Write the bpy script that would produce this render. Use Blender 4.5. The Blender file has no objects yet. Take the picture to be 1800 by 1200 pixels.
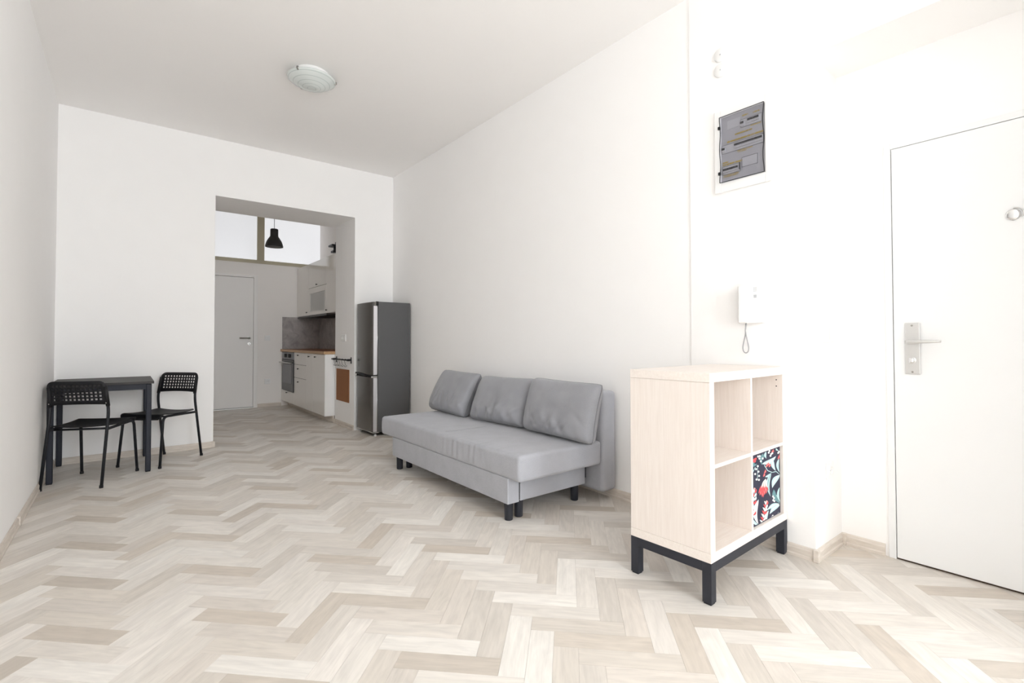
import bpy, math, random
from mathutils import Vector, Matrix, noise

# ------------------------------------------------------------------ camera, world, light, exposure
SC = bpy.context.scene
COL = SC.collection
PI = math.pi
CAMZ = 1.075
FPX = 854.85
YAW, PITCH, ROLL = 0.6715, 0.0190, 0.0008
_s, _c = math.sin(YAW), math.cos(YAW)
_sp, _cp = math.sin(PITCH), math.cos(PITCH)
_r0 = Vector((_c, -_s, 0)); _u0 = Vector((-_s*_sp, -_c*_sp, _cp)); FWD = Vector((_s*_cp, _c*_cp, _sp))
RGT = math.cos(ROLL)*_r0 - math.sin(ROLL)*_u0
UPV = math.sin(ROLL)*_r0 + math.cos(ROLL)*_u0
cam_data = bpy.data.cameras.new('camera')
cam_data.sensor_fit = 'HORIZONTAL'; cam_data.sensor_width = 36.0
cam_data.lens = FPX/1800*36.0
cam_data.shift_x = 0.0
cam_data.shift_y = -18.08/1800
cam_data.clip_start = 0.02; cam_data.clip_end = 100
cam = bpy.data.objects.new('camera', cam_data); COL.objects.link(cam)
M = Matrix.Identity(4)
for i in range(3):
    M[i][0] = RGT[i]; M[i][1] = UPV[i]; M[i][2] = -FWD[i]
M[2][3] = CAMZ
cam.matrix_world = M
SC.camera = cam

world = bpy.data.worlds.new('overcast_sky'); SC.world = world; world.use_nodes = True
bg = world.node_tree.nodes['Background']
bg.inputs[0].default_value = (0.93, 0.96, 1.0, 1); bg.inputs[1].default_value = 1.2

WIN_X0, WIN_X1, WIN_Z0, WIN_Z1, WIN_Y = 0.45, 1.80, 0.55, 3.05, -4.00
ld = bpy.data.lights.new('window_daylight', 'AREA')
ld.shape = 'RECTANGLE'; ld.size = WIN_X1-WIN_X0-0.02; ld.size_y = WIN_Z1-WIN_Z0-0.02
ld.energy = 185; ld.color = (0.895, 0.953, 1.0)
lo = bpy.data.objects.new('window_daylight', ld); COL.objects.link(lo)
lo.location = ((WIN_X0+WIN_X1)/2, WIN_Y-0.10, (WIN_Z0+WIN_Z1)/2)
lo.rotation_euler = (math.radians(90), 0, 0)   # bright overcast sky filling the window

SC.view_settings.view_transform = 'Standard'
SC.view_settings.look = 'None'
SC.view_settings.gamma = 1.0
SC.view_settings.use_curve_mapping = False
SC.view_settings.exposure = -0.24
SC.cycles.max_bounces = 14
SC.cycles.diffuse_bounces = 11
SC.cycles.transparent_max_bounces = 6
SC.cycles.sample_clamp_indirect = 8
SC.cycles.caustics_reflective = False
SC.cycles.caustics_refractive = False

# ------------------------------------------------------------------ dimensions of the place (metres)
XL, XR, YB, H = -0.480, 2.643, 5.752, 3.143
O1, O2, HO, DEP = 0.7055, 2.153, 2.5586, 0.680
YE = YB + DEP                      # kitchen side of the thick wall
XR2, YR, HL = 2.988, 0.947, 2.488  # door niche
YN = -0.160                        # other end of the niche
YK = 8.70                          # kitchen end wall
XKL = 0.25                         # kitchen left wall
BBH, BBT = 0.058, 0.014            # baseboard

# ------------------------------------------------------------------ materials
MATS = {}
def _new(name):
    m = bpy.data.materials.new(name); m.use_nodes = True
    MATS[name] = m
    nt = m.node_tree
    return m, nt, nt.nodes['Principled BSDF']
def N(nt, t, **kw):
    n = nt.nodes.new(t)
    for k, v in kw.items():
        if k.startswith('i_'): n.inputs[k[2:].replace('_', ' ')].default_value = v
        else: setattr(n, k, v)
    return n
def rgb(r, g, b): return (r, g, b, 1)
def plain(name, col, rough=0.5, metal=0.0, bump=0.0, scale=60, var=0.0, spec=0.5, coat=0.0, stretch=(1, 1, 1), detail=2.0):
    m, nt, b = _new(name)
    b.inputs['Base Color'].default_value = rgb(*col)
    b.inputs['Roughness'].default_value = rough
    b.inputs['Metallic'].default_value = metal
    b.inputs['Specular IOR Level'].default_value = spec
    b.inputs['Coat Weight'].default_value = coat
    if bump or var:
        tc = N(nt, 'ShaderNodeTexCoord'); mp = N(nt, 'ShaderNodeMapping')
        mp.inputs['Scale'].default_value = stretch
        nt.links.new(tc.outputs['Object'], mp.inputs['Vector'])
        nz = N(nt, 'ShaderNodeTexNoise', i_Scale=scale, i_Detail=detail)
        nt.links.new(mp.outputs[0], nz.inputs['Vector'])
        if bump:
            bp = N(nt, 'ShaderNodeBump', i_Strength=bump, i_Distance=0.004)
            nt.links.new(nz.outputs['Fac'], bp.inputs['Height']); nt.links.new(bp.outputs[0], b.inputs['Normal'])
        if var:
            mx = N(nt, 'ShaderNodeMix', data_type='RGBA')
            mx.inputs['A'].default_value = rgb(*[max(0, c*(1-var)) for c in col])
            mx.inputs['B'].default_value = rgb(*[min(1, c*(1+var)) for c in col])
            nt.links.new(nz.outputs['Fac'], mx.inputs['Factor']); nt.links.new(mx.outputs['Result'], b.inputs['Base Color'])
    return m

plain('wall_paint', (0.946, 0.937, 0.930), 0.92, scale=7, var=0.006, spec=0.0, detail=0.0)
plain('kitchen_paint', (0.935, 0.908, 0.886), 0.92, scale=7, var=0.006, spec=0.0, detail=0.0)
plain('ceiling_paint', (0.957, 0.941, 0.929), 0.95, scale=5, var=0.005, spec=0.0, detail=0.0)
plain('white_lacquer', (0.86, 0.87, 0.875), 0.32, var=0.008, scale=3)
plain('white_plastic', (0.88, 0.88, 0.875), 0.28, var=0.01, scale=5)
plain('door_paint', (0.90, 0.885, 0.87), 0.4, var=0.008, scale=3)
plain('cream_gloss', (0.83, 0.810, 0.772), 0.10, var=0.01, scale=2, coat=0.3)
plain('white_board', (0.86, 0.86, 0.85), 0.4, var=0.01, scale=4)
plain('black_steel', (0.012, 0.013, 0.017), 0.45, bump=0.05, scale=300, spec=0.35)
plain('black_plastic', (0.010, 0.010, 0.012), 0.5, bump=0.05, scale=400, spec=0.3)
plain('table_top_black', (0.034, 0.030, 0.029), 0.55, bump=0.06, scale=200, var=0.1, spec=0.45)
plain('table_steel', (0.014, 0.016, 0.026), 0.48, bump=0.04, scale=300, spec=0.3)
plain('graphite_steel', (0.022, 0.024, 0.033), 0.5, bump=0.05, scale=250, spec=0.35)
plain('black_leg', (0.016, 0.018, 0.026), 0.38, var=0.1, scale=20)
plain('chrome', (0.72, 0.72, 0.72), 0.18, metal=1.0, var=0.02, scale=5)
plain('brushed_nickel', (0.66, 0.66, 0.65), 0.36, metal=0.9, bump=0.05, scale=40, stretch=(1, 40, 1))
plain('grey_enamel', (0.092, 0.092, 0.094), 0.5, bump=0.25, scale=500, var=0.12)
plain('dark_gap', (0.01, 0.01, 0.011), 0.7, var=0.1, scale=30)
plain('cork', (0.30, 0.125, 0.050), 0.85, bump=0.4, scale=260, var=0.3)
plain('pendant_black', (0.012, 0.011, 0.011), 0.5, var=0.1, scale=10)
plain('pendant_inside', (0.75, 0.75, 0.75), 0.5, var=0.02, scale=10)
plain('olive_frame', (0.50, 0.455, 0.335), 0.5, var=0.05, scale=6)
plain('grey_cord', (0.35, 0.35, 0.36), 0.45, var=0.05, scale=40)
plain('grey_button', (0.50, 0.51, 0.53), 0.4, var=0.05, scale=40)
plain('oven_steel', (0.24, 0.25, 0.265), 0.35, metal=0.5, bump=0.05, scale=60, stretch=(1, 1, 30))
plain('oven_glass', (0.040, 0.042, 0.048), 0.2, var=0.05, scale=4, spec=0.25)
plain('oven_window', (0.15, 0.155, 0.17), 0.2, var=0.08, scale=8, spec=0.25)
plain('hood_steel', (0.10, 0.10, 0.10), 0.35, metal=0.4, var=0.1, scale=10)
plain('panel_grey', (0.44, 0.44, 0.46), 0.5, var=0.04, scale=8)
plain('panel_plate', (0.54, 0.54, 0.56), 0.5, var=0.04, scale=8)
plain('breaker_grey', (0.58, 0.58, 0.60), 0.45, var=0.05, scale=30)
plain('breaker_black', (0.02, 0.02, 0.022), 0.5, var=0.1, scale=30)
plain('label_yellow', (0.50, 0.36, 0.045), 0.7, var=0.15, scale=200)
plain('groove', (0.30, 0.26, 0.22), 0.9, var=0.1, scale=40)
plain('print_navy', (0.022, 0.022, 0.050), 0.7, var=0.15, scale=40)
plain('print_teal', (0.13, 0.27, 0.29), 0.7, var=0.15, scale=40)
plain('print_mint', (0.50, 0.70, 0.70), 0.7, var=0.12, scale=60)
plain('print_white', (0.85, 0.86, 0.82), 0.7, var=0.03, scale=60)
plain('print_red', (0.66, 0.075, 0.085), 0.7, var=0.2, scale=60)
plain('print_pink', (0.80, 0.42, 0.38), 0.7, var=0.1, scale=60)
plain('concrete_out', (0.55, 0.54, 0.52), 0.9, var=0.1, scale=5)
plain('under_door_shade', (0.055, 0.030, 0.018), 0.7, var=0.2, scale=30)  # dark brown for the shade in the gap under the entry door
plain('highlight_metal', (0.80, 0.79, 0.82), 0.34, metal=0.7, var=0.02, scale=6)  # bright metal that carries the highlight of the fridge door edge
plain('flap_grey', (0.56, 0.56, 0.54), 0.35, var=0.03, scale=6)
plain('flap_pane', (0.50, 0.505, 0.49), 0.3, var=0.06, scale=30)
plain('glass_clip', (0.28, 0.27, 0.25), 0.4, metal=0.6, var=0.05, scale=40)

def wood(name, a, b_, rough, axis_scale, ringscale=3.0, bump=0.05, coord='Object'):
    m, nt, b = _new(name)
    tc = N(nt, 'ShaderNodeTexCoord'); mp = N(nt, 'ShaderNodeMapping'); mp.inputs['Scale'].default_value = axis_scale
    nt.links.new(tc.outputs[coord], mp.inputs['Vector'])
    n1 = N(nt, 'ShaderNodeTexNoise', i_Scale=ringscale, i_Detail=6.0, i_Roughness=0.6, i_Distortion=0.6)
    nt.links.new(mp.outputs[0], n1.inputs['Vector'])
    rp = N(nt, 'ShaderNodeValToRGB')
    rp.color_ramp.elements[0].position = 0.3; rp.color_ramp.elements[0].color = rgb(*a)
    rp.color_ramp.elements[1].position = 0.7; rp.color_ramp.elements[1].color = rgb(*b_)
    nt.links.new(n1.outputs['Fac'], rp.inputs['Fac']); nt.links.new(rp.outputs['Color'], b.inputs['Base Color'])
    bp = N(nt, 'ShaderNodeBump', i_Strength=bump, i_Distance=0.002)
    nt.links.new(n1.outputs['Fac'], bp.inputs['Height']); nt.links.new(bp.outputs[0], b.inputs['Normal'])
    b.inputs['Roughness'].default_value = rough
    return m
wood('birch', (0.775, 0.70, 0.645), (0.84, 0.775, 0.725), 0.45, (40, 40, 2.2), 2.2, 0.03)
wood('birch_flat', (0.785, 0.71, 0.655), (0.85, 0.79, 0.74), 0.45, (3, 40, 40), 2.2, 0.03)
wood('worktop_oak', (0.17, 0.055, 0.018), (0.30, 0.115, 0.040), 0.42, (24, 1.6, 24), 2.0, 0.05)
wood('worktop_edge', (0.44, 0.26, 0.13), (0.56, 0.37, 0.20), 0.4, (24, 1.6, 24), 2.0, 0.05)
wood('skirting', (0.62, 0.555, 0.49), (0.75, 0.69, 0.625), 0.5, (6, 6, 60), 2.0, 0.03)

# plank floor: colour of each plank in a colour attribute, grain along the plank from its UV map
def floor_mat():
    m, nt, b = _new('oak_planks')
    at = N(nt, 'ShaderNodeVertexColor', layer_name='plank_tone')
    uv = N(nt, 'ShaderNodeUVMap', uv_map='grain')
    mp = N(nt, 'ShaderNodeMapping'); mp.inputs['Scale'].default_value = (3.0, 42.0, 1.0)
    nt.links.new(uv.outputs[0], mp.inputs['Vector'])
    n1 = N(nt, 'ShaderNodeTexNoise', i_Scale=1.6, i_Detail=3.0, i_Roughness=0.62, i_Distortion=0.9)
    nt.links.new(mp.outputs[0], n1.inputs['Vector'])
    n2 = N(nt, 'ShaderNodeTexNoise', i_Scale=1.0, i_Detail=2.0, i_Distortion=2.0)
    mp2 = N(nt, 'ShaderNodeMapping'); mp2.inputs['Scale'].default_value = (4.0, 14.0, 1.0)
    nt.links.new(uv.outputs[0], mp2.inputs['Vector']); nt.links.new(mp2.outputs[0], n2.inputs['Vector'])
    ad = N(nt, 'ShaderNodeMath', operation='ADD'); nt.links.new(n1.outputs['Fac'], ad.inputs[0]); nt.links.new(n2.outputs['Fac'], ad.inputs[1])
    mr = N(nt, 'ShaderNodeMapRange'); mr.inputs['From Min'].default_value = 0.7; mr.inputs['From Max'].default_value = 1.3
    mr.inputs['To Min'].default_value = 0.90; mr.inputs['To Max'].default_value = 1.08
    nt.links.new(ad.outputs[0], mr.inputs['Value'])
    mul = N(nt, 'ShaderNodeVectorMath', operation='SCALE')
    nt.links.new(at.outputs['Color'], mul.inputs[0]); nt.links.new(mr.outputs[0], mul.inputs['Scale'])
    nt.links.new(mul.outputs[0], b.inputs['Base Color'])
    bp = N(nt, 'ShaderNodeBump', i_Strength=0.06, i_Distance=0.002)
    nt.links.new(n1.outputs['Fac'], bp.inputs['Height']); nt.links.new(bp.outputs[0], b.inputs['Normal'])
    b.inputs['Roughness'].default_value = 0.42
    b.inputs['Specular IOR Level'].default_value = 0.45
floor_mat()

def fabric(name, col, var=0.10):
    m, nt, b = _new(name)
    tc = N(nt, 'ShaderNodeTexCoord')
    n1 = N(nt, 'ShaderNodeTexNoise', i_Scale=9.0, i_Detail=3.0)
    nt.links.new(tc.outputs['Object'], n1.inputs['Vector'])
    mp = N(nt, 'ShaderNodeMapping'); mp.inputs['Scale'].default_value = (350, 60, 350)
    nt.links.new(tc.outputs['Object'], mp.inputs['Vector'])
    n2 = N(nt, 'ShaderNodeTexNoise', i_Scale=1.0, i_Detail=2.0); nt.links.new(mp.outputs[0], n2.inputs['Vector'])
    ad = N(nt, 'ShaderNodeMath', operation='ADD'); nt.links.new(n1.outputs['Fac'], ad.inputs[0]); nt.links.new(n2.outputs['Fac'], ad.inputs[1])
    mr = N(nt, 'ShaderNodeMapRange'); mr.inputs['From Min'].default_value = 0.6; mr.inputs['From Max'].default_value = 1.4
    nt.links.new(ad.outputs[0], mr.inputs['Value'])
    mx = N(nt, 'ShaderNodeMix', data_type='RGBA')
    mx.inputs['A'].default_value = rgb(*[c*(1-var) for c in col]); mx.inputs['B'].default_value = rgb(*[c*(1+var) for c in col])
    nt.links.new(mr.outputs[0], mx.inputs['Factor']); nt.links.new(mx.outputs['Result'], b.inputs['Base Color'])
    bp = N(nt, 'ShaderNodeBump', i_Strength=0.25, i_Distance=0.002)
    nt.links.new(n2.outputs['Fac'], bp.inputs['Height']); nt.links.new(bp.outputs[0], b.inputs['Normal'])
    b.inputs['Roughness'].default_value = 0.9
    b.inputs['Sheen Weight'].default_value = 0.25
    b.inputs['Specular IOR Level'].default_value = 0.2
fabric('sofa_fabric', (0.395, 0.402, 0.435))
fabric('cushion_fabric', (0.318, 0.322, 0.345))
fabric('seam_fabric', (0.20, 0.20, 0.215))

def stone():
    m, nt, b = _new('stone_splash')
    tc = N(nt, 'ShaderNodeTexCoord')
    n1 = N(nt, 'ShaderNodeTexNoise', i_Scale=7.0, i_Detail=8.0, i_Roughness=0.65, i_Distortion=0.8)
    nt.links.new(tc.outputs['Object'], n1.inputs['Vector'])
    rp = N(nt, 'ShaderNodeValToRGB')
    rp.color_ramp.elements[0].position = 0.32; rp.color_ramp.elements[0].color = rgb(0.30, 0.27, 0.262)
    rp.color_ramp.elements[1].position = 0.70; rp.color_ramp.elements[1].color = rgb(0.54, 0.50, 0.485)
    nt.links.new(n1.outputs['Fac'], rp.inputs['Fac']); nt.links.new(rp.outputs['Color'], b.inputs['Base Color'])
    b.inputs['Roughness'].default_value = 0.35
stone()

def fridge_steel():
    m, nt, b = _new('fridge_steel')
    b.inputs['Base Color'].default_value = rgb(0.20, 0.195, 0.188); b.inputs['Metallic'].default_value = 0.95
    tc = N(nt, 'ShaderNodeTexCoord'); mp = N(nt, 'ShaderNodeMapping'); mp.inputs['Scale'].default_value = (2, 2, 260)
    nt.links.new(tc.outputs['Object'], mp.inputs['Vector'])
    n1 = N(nt, 'ShaderNodeTexNoise', i_Scale=2.0, i_Detail=3.0); nt.links.new(mp.outputs[0], n1.inputs['Vector'])
    mr = N(nt, 'ShaderNodeMapRange'); mr.inputs['To Min'].default_value = 0.16; mr.inputs['To Max'].default_value = 0.30
    nt.links.new(n1.outputs['Fac'], mr.inputs['Value']); nt.links.new(mr.outputs[0], b.inputs['Roughness'])
fridge_steel()

def lit_glass(name, strength, bumpy):
    m, nt, b = _new(name)
    b.inputs['Base Color'].default_value = rgb(0.55, 0.56, 0.58); b.inputs['Roughness'].default_value = 0.35
    tc = N(nt, 'ShaderNodeTexCoord')
    n1 = N(nt, 'ShaderNodeTexNoise', i_Scale=45.0, i_Detail=3.0); nt.links.new(tc.outputs['Object'], n1.inputs['Vector'])
    mr = N(nt, 'ShaderNodeMapRange'); mr.inputs['To Min'].default_value = strength*(1-bumpy); mr.inputs['To Max'].default_value = strength*(1+bumpy)
    nt.links.new(n1.outputs['Fac'], mr.inputs['Value'])
    b.inputs['Emission Color'].default_value = rgb(0.96, 0.97, 1.0)
    nt.links.new(mr.outputs[0], b.inputs['Emission Strength'])
lit_glass('frosted_lit_glass', 0.70, 0.20)
lit_glass('clear_lit_glass', 0.76, 0.03)

def clear_pane(name, tint, fac_gloss=0.08, rough=0.05):
    m, nt, b = _new(name)
    out = nt.nodes['Material Output']; nt.nodes.remove(b)
    t = N(nt, 'ShaderNodeBsdfTransparent'); t.inputs[0].default_value = rgb(*tint)
    g = N(nt, 'ShaderNodeBsdfGlossy'); g.inputs['Roughness'].default_value = rough
    mx = N(nt, 'ShaderNodeMixShader'); mx.inputs[0].default_value = fac_gloss
    nt.links.new(t.outputs[0], mx.inputs[1]); nt.links.new(g.outputs[0], mx.inputs[2]); nt.links.new(mx.outputs[0], out.inputs[0])
clear_pane('window_glass', (0.97, 0.98, 0.98))
clear_pane('smoky_cover', (0.88, 0.88, 0.90), 0.05, 0.15)

def dish_glass():
    m, nt, b = _new('dish_glass')
    b.inputs['Base Color'].default_value = rgb(0.78, 0.82, 0.80); b.inputs['Roughness'].default_value = 0.22
    tc = N(nt, 'ShaderNodeTexCoord')
    sep = N(nt, 'ShaderNodeSeparateXYZ'); nt.links.new(tc.outputs['Object'], sep.inputs[0])
    x2 = N(nt, 'ShaderNodeMath', operation='MULTIPLY'); nt.links.new(sep.outputs[0], x2.inputs[0]); nt.links.new(sep.outputs[0], x2.inputs[1])
    y2 = N(nt, 'ShaderNodeMath', operation='MULTIPLY'); nt.links.new(sep.outputs[1], y2.inputs[0]); nt.links.new(sep.outputs[1], y2.inputs[1])
    ad = N(nt, 'ShaderNodeMath', operation='ADD'); nt.links.new(x2.outputs[0], ad.inputs[0]); nt.links.new(y2.outputs[0], ad.inputs[1])
    sq = N(nt, 'ShaderNodeMath', operation='SQRT'); nt.links.new(ad.outputs[0], sq.inputs[0])
    fr = N(nt, 'ShaderNodeMath', operation='MULTIPLY'); fr.inputs[1].default_value = 30.0; nt.links.new(sq.outputs[0], fr.inputs[0])
    fc = N(nt, 'ShaderNodeMath', operation='FRACT'); nt.links.new(fr.outputs[0], fc.inputs[0])
    gt = N(nt, 'ShaderNodeMath', operation='GREATER_THAN'); gt.inputs[1].default_value = 0.86; nt.links.new(fc.outputs[0], gt.inputs[0])
    mx = N(nt, 'ShaderNodeMix', data_type='RGBA')
    mx.inputs['A'].default_value = rgb(0.68, 0.72, 0.705); mx.inputs['B'].default_value = rgb(0.52, 0.575, 0.56)
    nt.links.new(gt.outputs[0], mx.inputs['Factor']); nt.links.new(mx.outputs['Result'], b.inputs['Base Color'])
dish_glass()

# ------------------------------------------------------------------ mesh helpers
class MB:
    def __init__(s): s.v = []; s.f = []; s.mi = []
    def add(s, vs, fs, mi=0):
        o = len(s.v); s.v += [tuple(p) for p in vs]
        s.f += [tuple(i+o for i in f) for f in fs]; s.mi += [mi]*len(fs)
        return s
    def box(s, x0, x1, y0, y1, z0, z1, mi=0):
        v = [(x0,y0,z0),(x1,y0,z0),(x1,y1,z0),(x0,y1,z0),(x0,y0,z1),(x1,y0,z1),(x1,y1,z1),(x0,y1,z1)]
        return s.add(v, [(3,2,1,0),(4,5,6,7),(0,1,5,4),(1,2,6,5),(2,3,7,6),(3,0,4,7)], mi)
    def tube(s, pts, r, n=12, caps=True, mi=0):
        pts = [Vector(p) for p in pts]; rs = r if isinstance(r, (list, tuple)) else [r]*len(pts)
        t0 = (pts[1]-pts[0]).normalized(); a = t0.orthogonal().normalized()
        vs = []; prev = t0
        for i, p in enumerate(pts):
            if i == 0: t = t0
            elif i == len(pts)-1: t = (pts[i]-pts[i-1]).normalized()
            else: t = ((pts[i]-pts[i-1]).normalized()+(pts[i+1]-pts[i]).normalized()).normalized()
            a = (prev.rotation_difference(t) @ a); a = (a - t*a.dot(t)).normalized(); prev = t
            b = t.cross(a)
            for k in range(n):
                th = 2*PI*k/n
                vs.append(p + rs[i]*(math.cos(th)*a + math.sin(th)*b))
        fs = []
        for i in range(len(pts)-1):
            for k in range(n):
                k2 = (k+1) % n
                fs.append((i*n+k, i*n+k2, (i+1)*n+k2, (i+1)*n+k))
        if caps:
            fs.append(tuple(range(n-1, -1, -1))); fs.append(tuple((len(pts)-1)*n+k for k in range(n)))
        return s.add(vs, fs, mi)
    def lathe(s, prof, c=(0,0,0), axis='z', n=32, mi=0):
        vs = []; fs = []
        for (r, h) in prof:
            for k in range(n):
                th = 2*PI*k/n; a, b = r*math.cos(th), r*math.sin(th)
                p = {'z': (a, b, h), 'x': (h, a, b), 'y': (b, h, a)}[axis]
                vs.append((p[0]+c[0], p[1]+c[1], p[2]+c[2]))
        for i in range(len(prof)-1):
            for k in range(n):
                k2 = (k+1) % n
                fs.append((i*n+k, i*n+k2, (i+1)*n+k2, (i+1)*n+k))
        if prof[0][0] > 1e-6: fs.append(tuple(range(n-1, -1, -1)))
        if prof[-1][0] > 1e-6: fs.append(tuple((len(prof)-1)*n+k for k in range(n)))
        return s.add(vs, fs, mi)
    def prism(s, poly, axis, a0, a1, mi=0):
        """poly: 2D points in the other two axes (x,y / y,z / x,z), extruded along axis"""
        n = len(poly)
        def P(p, a): return {'x': (a, p[0], p[1]), 'y': (p[0], a, p[1]), 'z': (p[0], p[1], a)}[axis]
        vs = [P(p, a0) for p in poly]+[P(p, a1) for p in poly]
        fs = [tuple(range(n-1, -1, -1)), tuple(range(n, 2*n))]+[(i, (i+1) % n, n+(i+1) % n, n+i) for i in range(n)]
        return s.add(vs, fs, mi)
    def rbox(s, c, size, r, n=8, fn=None, mi=0):
        """box with rounded edges on a fine grid, so that it can be wrinkled by fn(point, centre)"""
        hx, hy, hz = size[0]/2, size[1]/2, size[2]/2
        m = max(size); nx = max(4, int(n*size[0]/m)); ny = max(4, int(n*size[1]/m)); nz = max(4, int(n*size[2]/m))
        def ticks(h, k):
            inner = [-(h-r) + 2*(h-r)*i/k for i in range(k+1)]
            e = [h - r + r*math.tan(t) for t in (PI/12, PI/6, PI/4)]
            return [-q for q in reversed(e)] + inner + e
        X, Y, Z = ticks(hx, nx), ticks(hy, ny), ticks(hz, nz)
        idx = {}; vs = []
        def vert(x, y, z):
            k = (round(x, 6), round(y, 6), round(z, 6))
            if k not in idx:
                q = Vector((max(-hx+r, min(hx-r, x)), max(-hy+r, min(hy-r, y)), max(-hz+r, min(hz-r, z))))
                d = Vector((x, y, z)) - q
                p = q + (d.normalized()*r if d.length > 1e-9 else Vector())
                if fn: p = Vector(fn(p))
                idx[k] = len(vs); vs.append((p.x+c[0], p.y+c[1], p.z+c[2]))
            return idx[k]
        fs = []
        for A, B, mk, sgn in ((X, Y, lambda a, b: (a, b, Z[-1]), 1), (X, Y, lambda a, b: (a, b, Z[0]), -1),
                              (Y, Z, lambda a, b: (X[-1], a, b), 1), (Y, Z, lambda a, b: (X[0], a, b), -1),
                              (Z, X, lambda a, b: (b, Y[-1], a), 1), (Z, X, lambda a, b: (b, Y[0], a), -1)):
            for i in range(len(A)-1):
                for j in range(len(B)-1):
                    q = (vert(*mk(A[i], B[j])), vert(*mk(A[i+1], B[j])), vert(*mk(A[i+1], B[j+1])), vert(*mk(A[i], B[j+1])))
                    fs.append(q if sgn > 0 else q[::-1])
        return s.add(vs, fs, mi)
    def build(s, name, mat, parent=None, smooth=False, bevel=0, origin=None, seg=2):
        me = bpy.data.meshes.new(name)
        v = s.v
        if origin is not None: v = [(p[0]-origin[0], p[1]-origin[1], p[2]-origin[2]) for p in v]
        me.from_pydata(v, [], s.f); me.update()
        for m in (mat if isinstance(mat, (list, tuple)) else [mat]): me.materials.append(MATS[m])
        if isinstance(mat, (list, tuple)):
            me.polygons.foreach_set('material_index', s.mi)
        if smooth: me.polygons.foreach_set('use_smooth', [True]*len(me.polygons))
        o = bpy.data.objects.new(name, me); COL.objects.link(o)
        if origin is not None: o.location = origin
        if parent is not None: o.parent = parent
        if bevel:
            b = o.modifiers.new('bevel', 'BEVEL'); b.width = bevel; b.segments = seg; b.limit_method = 'ANGLE'
            b.angle_limit = math.radians(35)
            if smooth is None or smooth: pass
        return o
def tag(o, label, cat, group=None):
    o['label'] = label; o['category'] = cat
    if group: o['group'] = group
    return o
def struct(o, label=None):
    o['kind'] = 'structure'
    if label: o['label'] = label
    return o
def thing(name, label, cat, loc=(0,0,0), rz=0.0, group=None):
    o = bpy.data.objects.new(name, None); COL.objects.link(o)
    o.location = loc; o.rotation_euler = (0, 0, rz); o.empty_display_size = 0.1
    return tag(o, label, cat, group)
def autosmooth(o, ang=40):
    me = o.data
    me.polygons.foreach_set('use_smooth', [True]*len(me.polygons))
    me.set_sharp_from_angle(angle=math.radians(ang))
    return o

# ------------------------------------------------------------------ room shell
T = 0.20
m = MB()
struct(m.box(XL-T, XL, WIN_Y-0.3, YE, 0, H+0.1).build('wall_left', 'wall_paint'), 'long white plastered wall behind the black table')
m = MB()
m.box(XL, O1, YB, YE, 0, H+0.1); m.box(O2, XR2+T, YB, YE, 0, H+0.1); m.box(O1, O2, YB, YE, HO, H+0.1)
struct(m.build('wall_back', 'wall_paint'), 'white end wall with the deep opening to the kitchen')
ST = 1.603; SD = 0.005       # small step of the right wall beside the fuse box
m = MB()
m.box(XR, XR2+T, ST, YB, 0, H+0.1)
m.box(XR-SD, XR2+T, YR, ST, 0, H+0.1)
m.box(XR-SD, XR2+T, YN, YR, HL, H+0.1)
m.box(XR-SD, XR2+T, WIN_Y-0.3, YN, 0, H+0.1)
m.box(2.36, XR-SD, -1.30, YN, 0, H+0.1)          # unseen wall projection, added to shade the door side from the window
DY0, DY1, DZ = -0.125, 0.712, 2.026
m.box(XR2+0.06, XR2+T, YN, YR, 0, HL)
m.box(XR2, XR2+0.06, DY1+0.02, YR, 0, HL); m.box(XR2, XR2+0.06, YN, DY0-0.02, 0, HL); m.box(XR2, XR2+0.06, DY0-0.02, DY1+0.02, DZ+0.02, HL)
struct(m.build('wall_right', 'wall_paint'), 'bright white wall with the sofa, fuse box and door niche')
m = MB()
m.box(XL, WIN_X0, WIN_Y-0.3, WIN_Y, 0, H+0.1); m.box(WIN_X1, XR-SD, WIN_Y-0.3, WIN_Y, 0, H+0.1)
m.box(WIN_X0, WIN_X1, WIN_Y-0.3, WIN_Y, 0, WIN_Z0); m.box(WIN_X0, WIN_X1, WIN_Y-0.3, WIN_Y, WIN_Z1, H+0.1)
struct(m.build('wall_front', 'wall_paint'), 'white wall with the daylight window behind the camera')
m = MB(); m.box(XL-T, XR2+T, WIN_Y-0.3, YE+0.001, H, H+0.2)
struct(m.build('ceiling', 'ceiling_paint'), 'high white living room ceiling')
m = MB(); m.box(XKL, XR, YE+0.001, YK, H, H+0.2)
struct(m.build('ceiling', 'ceiling_paint'), 'white kitchen ceiling')
m = MB(); m.box(XKL-T, XKL, YE, YK+T, 0, H+0.2)
struct(m.build('wall_kitchen_left', 'kitchen_paint'))
m = MB(); m.box(XR, XR+T, YE, YK+T, 0, H+0.2)
struct(m.build('wall_kitchen_right', 'kitchen_paint'))
# kitchen end wall with openings for the door and the transom
KD0, KD1, KDZ = 0.79, 1.645, 2.105
TZ0, TZ1 = 2.322, H
m = MB()
m.box(XKL, KD0, YK, YK+T, 0, TZ0); m.box(KD1, XR, YK, YK+T, 0, TZ0); m.box(KD0, KD1, YK, YK+T, KDZ, TZ0)
m.box(XKL, XR, YK+0.10, YK+T, TZ0, H+0.2); m.box(KD0, KD1, YK+0.10, YK+T, 0, KDZ)
struct(m.build('wall_kitchen_back', 'kitchen_paint'), 'kitchen end wall with door and high transom window')

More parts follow.
